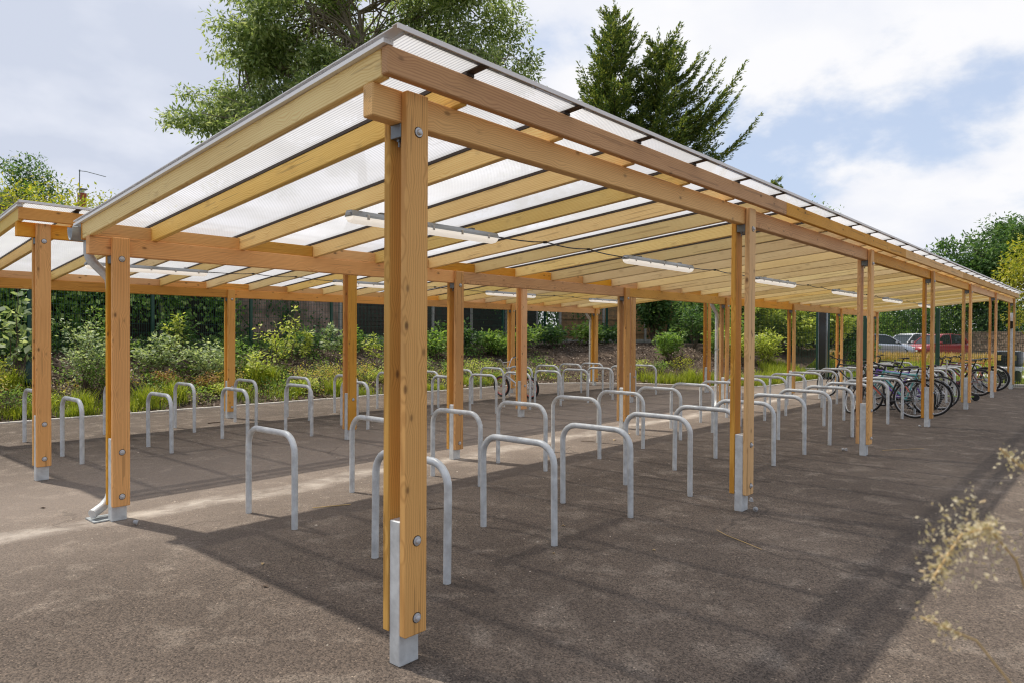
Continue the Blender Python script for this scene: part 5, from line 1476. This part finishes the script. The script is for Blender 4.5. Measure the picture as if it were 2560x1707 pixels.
# sapling with leaning branch at far left and watering bag
shrub('leaning sapling with large pale leaves left of the leftmost post', 1.55, 13.1, 2.1, 0.45, 'leaf_silver', 150, 0.15, 4, tiers=False, aspect=0.75)
wbg = tag(empty('watering_bag', (1.82, 13.05, float(bedz(1.82, 13.05)))), 'dark green tree watering bag slumped beside the leftmost post', 'watering bag')
vs, fs = [], []; n = 14
for j, (zz_, r_) in enumerate(((0.0, 0.17), (0.05, 0.20), (0.16, 0.17), (0.30, 0.145), (0.42, 0.12), (0.50, 0.07), (0.54, 0.05))):
    for i in range(n):
        a = 2 * math.pi * i / n; q = r_ * (1 + 0.16 * math.sin(i * 2.3 + j * 0.9)); vs.append((q * math.cos(a), q * math.sin(a), zz_))
for j in range(6):
    for i in range(n): fs.append((j * n + i, j * n + (i + 1) % n, (j + 1) * n + (i + 1) % n, (j + 1) * n + i))
MB().add(vs, fs).obj('bag', MT['bag_green'], wbg, smooth=True)
MB().tube([(-0.14, 0.02, 0.02), (-0.24, -0.03, 0.03), (-0.30, 0.0, 0.015)], [0.05, 0.04, 0.02], 8).obj('bag_flap', MT['bag_green'], wbg, smooth=True)

# ---- tall shrubs right of the bank, behind the mesh
for (x, y, h, w, mt, lab) in ((18.6, 8.9, 1.0, 0.6, 'leaf_mid', 'knee high green shrub on the slope behind the bright yellow shrub'), (19.6, 7.6, 1.0, 0.6, 'leaf_mid', 'loose green shrub on the slope left of the slanting pole'),
                              (20.6, 7.5, 1.2, 0.7, 'leaf_lime', 'lime shrub on the slope below the slanting pole'), (21.6, 7.9, 1.5, 0.75, 'leaf_mid', 'full green shrub on the slope right of the slanting pole'),
                              (22.2, 7.0, 1.3, 0.7, 'leaf_lime', 'light green shrub on the slope near the black column'), (20.6, 9.0, 1.6, 0.8, 'leaf_dark', 'dark shrub midway up the slope left of the slanting pole'),
                              (22.3, 8.8, 1.8, 0.8, 'leaf_mid', 'tall green shrub high on the slope behind the black column')):
    shrub(lab, x, y, h, w, mt, 1500, 0.10, 10, name='slope_shrub', group='shrubs on the slope left of the black column')
for (x, y, h, w, mt, lab) in ((21.2, 11.0, 2.6, 0.9, 'leaf_dark', 'dark tall shrub by the ivy post, left of the slanting pole'), (23.8, 10.2, 3.0, 1.0, 'leaf_mid', 'tall green shrub behind the slanting pole'),
                              (25.4, 9.4, 3.4, 1.1, 'leaf_mid', 'tall leafy shrub left of the paired far posts'), (24.6, 8.2, 2.2, 0.9, 'leaf_lime', 'bright lime shrub in front of the tall leafy one'),
                              (26.8, 8.2, 3.3, 1.1, 'leaf_dark', 'dark tall shrub straight behind the black column'), (25.2, 7.0, 1.9, 0.9, 'leaf_lime', 'lime shrub directly left of the black column'),
                              (27.4, 7.2, 2.9, 1.0, 'leaf_mid', 'tall green shrub right of the black column'), (26.6, 6.2, 1.9, 0.9, 'leaf_lime', 'bright lime shrub right of the black column'),
                              (28.6, 6.4, 3.0, 1.0, 'leaf_dark', 'dark shrub beside the thick green fence post'), (31.0, 6.4, 1.3, 0.7, 'leaf_mid', 'small green shrub at the left edge of the dry grass')):
    shrub(lab, x, y, h, w, mt, 3600, 0.15, 14, name='tall_shrub', group='tall shrubs behind the mesh fence', z=max(0.0, float(bedz(x, y))) if x < 28 else 0.06)
for i, (x, y, hh) in enumerate(((29.5, 12.5, 9), (32.5, 10.8, 9), (31.0, 9.2, 8))):
    tree(('left', 'middle', 'right')[i] + ' of three ivy hung trees behind the tall shrubs', (x, y, 0), hh, [lob(0, hh * 0.75, 1.8, 1.6, 2), lob(-0.8, hh * 0.45, 1.2, 1.6, 1.6), lob(0.7, hh * 0.35, 1.2, 1.6, 1.6), lob(0, hh * 0.2, 1.2, 1.2, 1)], 120, 60, 0.15, 'leaf_ivy', 'bark_dark', 0.28, 0.4, group='ivy hung trees behind the shelters')
pl = tag(empty('leaning_pole', (23.0, 7.6, float(bedz(23.0, 7.6)))), 'thin pale pole leaning in front of the dark tall shrub', 'pole')
MB().tube([(0.05, -0.1, 0), (-0.2, 0.2, 0.8), (-0.35, 0.35, 1.7)], 0.025, 8).obj('pole', MT['bark_pale'], pl, smooth=True)


# ---- grasses
def blades(cx_, cy_, cz_, h, wd, leanv=0.35, rs=RNG):
    n = len(cx_)
    a = rs.uniform(0, 2 * math.pi, n); l = rs.uniform(0.05, leanv, n) * h
    base = np.stack([cx_, cy_, cz_], -1)
    wv = np.stack([-np.sin(a), np.cos(a), np.zeros(n)], -1) * (wd / 2)[:, None] if hasattr(wd, '__len__') else np.stack([-np.sin(a), np.cos(a), np.zeros(n)], -1) * wd / 2
    lv = np.stack([np.cos(a) * l, np.sin(a) * l, h], -1)
    mid = base + lv * np.array([0.35, 0.35, 0.6])
    tip = base + lv
    v1 = np.stack([base - wv, base + wv, mid + wv * 0.8, mid - wv * 0.8], 1).reshape(-1, 3)
    v2 = np.stack([mid - wv * 0.8, mid + wv * 0.8, tip + wv * 0.15, tip - wv * 0.15], 1).reshape(-1, 3)
    n4 = np.stack([v1.reshape(-1, 4, 3), v2.reshape(-1, 4, 3)], 1)
    return n4.reshape(-1, 3)


def grass_field(name, mat, xs, ys, h, wd, leanv=0.4, zoff=0.0, flat=None):
    hh = h * RNG.uniform(0.5, 1.15, len(xs))
    z = np.full(len(xs), flat) if flat is not None else bedz(xs, ys) - 0.01
    return tag(quads_obj(name, blades(xs, ys, z, hh, wd, leanv), mat), kind='stuff')


def patchy(n, x0, x1, d0, d1, seedv, npatch, pr):
    """points between kerb distances d0..d1, gathered in patches"""
    rs = np.random.RandomState(seedv)
    X = rs.uniform(x0, x1, npatch); out = []
    Y0 = np.interp(X, KP[:, 0], KP[:, 1]); Yc = Y0 + rs.uniform(d0, d1, npatch)
    m = max(1, n // npatch)
    for cx_, cy_ in zip(X, Yc):
        p = rs.normal(size=(m, 2)) * pr * rs.uniform(0.5, 1.4) + (cx_, cy_); out.append(p)
    P = np.concatenate(out); d = kdist(P[:, 0], P[:, 1])
    P = P[d > 0.05]
    return P[:, 0], P[:, 1]


grass_field('grass', 'grass_fresh', *patchy(7000, -1, 13.5, 0.10, 0.7, 5, 34, 0.13), 0.19, 0.009, 0.9)
grass_field('grass', 'grass_dark', *patchy(6000, -1, 14.5, 0.1, 2.2, 6, 70, 0.22), 0.13, 0.008, 1.0)
rs_ = np.random.RandomState(9)
gxs = rs_.uniform(16.6, 23.0, 26000); gys = rs_.uniform(5.5, 9.5, 26000)
k_ = (kdist(gxs, gys) > 0.06) & (kdist(gxs, gys) < rs_.uniform(0.15, 0.9, len(gxs)) + np.clip((gxs - 20) * 0.5, 0, 1.0))
grass_field('grass', 'grass_fresh', gxs[k_], gys[k_], 0.30, 0.013, 0.6)
tuf = np.concatenate([rs_.normal(size=(260, 2)) * 0.10 + c for c in ((6.35, 12.55), (6.05, 12.75), (5.9, 12.35), (3.9, 11.75), (3.3, 11.65), (2.2, 11.6), (10.05, 11.8), (10.35, 11.9), (0.6, 11.65), (1.4, 12.9), (7.4, 11.5), (17.3, 6.9), (17.2, 7.4))])
grass_field('grass', 'grass_fresh', tuf[:, 0], tuf[:, 1], 0.38, 0.012, 0.9)
n_ = 15000
fx, fy = rs_.uniform(37, 46.3, n_), rs_.uniform(-12, 16, n_)
grass_field('dry_grass', 'grass_dry', fx, fy, 0.50, 0.035, 0.6, flat=0.08)
fx, fy = rs_.uniform(29.8, 41, n_), rs_.uniform(-10, 12, n_)
grass_field('meadow_grass', 'grass_fresh', fx, fy, 0.26, 0.03, 0.6, flat=0.06)
fx, fy = rs_.uniform(23.4, 27.5, 9000), rs_.uniform(-9, 7, 9000)
grass_field('verge_grass', 'grass_fresh', fx, fy, 0.14, 0.014, 0.6, flat=0.06)

def cover(mat, n, seedv, d0, d1, npatch, size, zr):
    X, Y = patchy(n, -1, 16, d0, d1, seedv, npatch, 0.24)
    rs = np.random.RandomState(seedv + 50); Z = bedz(X, Y) + rs.uniform(0.0, zr, len(X))
    tag(quads_obj('ground_cover', kites(np.stack([X, Y, Z], -1), size, 0.5, 0.6, 0.4), mat), kind='stuff')


cover('leaf_mid', 11000, 31, 0.5, 4.0, 90, 0.06, 0.22)
cover('leaf_lime', 5000, 32, 0.4, 2.2, 50, 0.05, 0.16)
cover('leaf_dark', 9000, 33, 2.6, 4.6, 60, 0.08, 0.35)
cover('leaf_pieris', 3500, 34, 0.3, 1.6, 26, 0.045, 0.2)
# bark mulch and leaf litter on the bed
xs = rs_.uniform(-1, 21, 60000); ys = rs_.uniform(5.6, 15.5, 60000); k_ = kdist(xs, ys) > 0.07
C = np.stack([xs, ys, bedz(xs, ys) + 0.006], -1)[k_]
d_ = rs_.normal(size=(len(C), 3)); d_[:, 2] *= 0.25
tag(quads_obj('bark_mulch', kites(C, 0.07, 1.2, 0.5, 0.5, d_ * 1.5), 'bark_chip'), kind='stuff')

# ---- dry grass heads close to the camera, right
def seed_stalk(label, base, pts, heads, n, size):
    T = tag(empty('seed_grass', base), label, 'grass stalk', 'dry grass stalks close to the camera')
    P = np.array(pts)
    MB().tube([tuple(p) for p in P], [0.0017] * len(P), 5).obj('stem', MT['dry_stem'], T, smooth=True)
    C = []
    for (t0, t1, sp_, q) in heads:
        t = rs_.uniform(t0, t1, int(n * q))
        pc = np.stack([np.interp(t, np.linspace(0, 1, len(P)), P[:, k]) for k in range(3)], -1)
        br = np.random.RandomState(int(t0 * 1000)).normal(size=(24, 3)) * sp_
        C.append(pc + br[rs_.randint(0, 24, len(pc))] * rs_.uniform(0.2, 1, (len(pc), 1)) + rs_.normal(size=(len(pc), 3)) * sp_ * 0.22)
    tag(quads_obj('seed_head', kites(np.concatenate(C), size, 0.1, 0.5, 0.4), 'seed_head', T), kind='stuff')
seed_stalk('dry seed grass with the biggest fluffy head, middle of the stalks at the right', (-0.60, -2.62, 0.0),
           [(0, 0, 0), (-0.04, 0.12, 0.5), (-0.088, 0.243, 0.888), (-0.118, 0.279, 1.033), (-0.148, 0.315, 1.177), (-0.190, 0.344, 1.228), (-0.238, 0.37, 1.222), (-0.280, 0.396, 1.165)],
           [(0.66, 0.80, 0.012, 0.5), (0.74, 0.93, 0.026, 1.2), (0.9, 1.0, 0.014, 0.6)], 380, 0.0068)
seed_stalk('dry seed grass at the right picture edge with a small drooping head', (-0.42, -2.60, 0.0),
           [(0, 0, 0), (-0.06, 0.12, 0.6), (-0.112, 0.202, 1.082), (-0.162, 0.26, 1.208), (-0.191, 0.294, 1.284), (-0.221, 0.328, 1.322)],
           [(0.72, 0.98, 0.013, 0.8)], 200, 0.0062)
seed_stalk('lowest dry seed grass with a small orange tinged head', (-0.66, -2.55, 0.0),
           [(0, 0, 0), (-0.05, 0.1, 0.5), (-0.092, 0.17, 0.892), (-0.143, 0.229, 1.001), (-0.186, 0.279, 1.083), (-0.237, 0.337, 1.115)],
           [(0.86, 1.0, 0.013, 0.6)], 170, 0.0062)
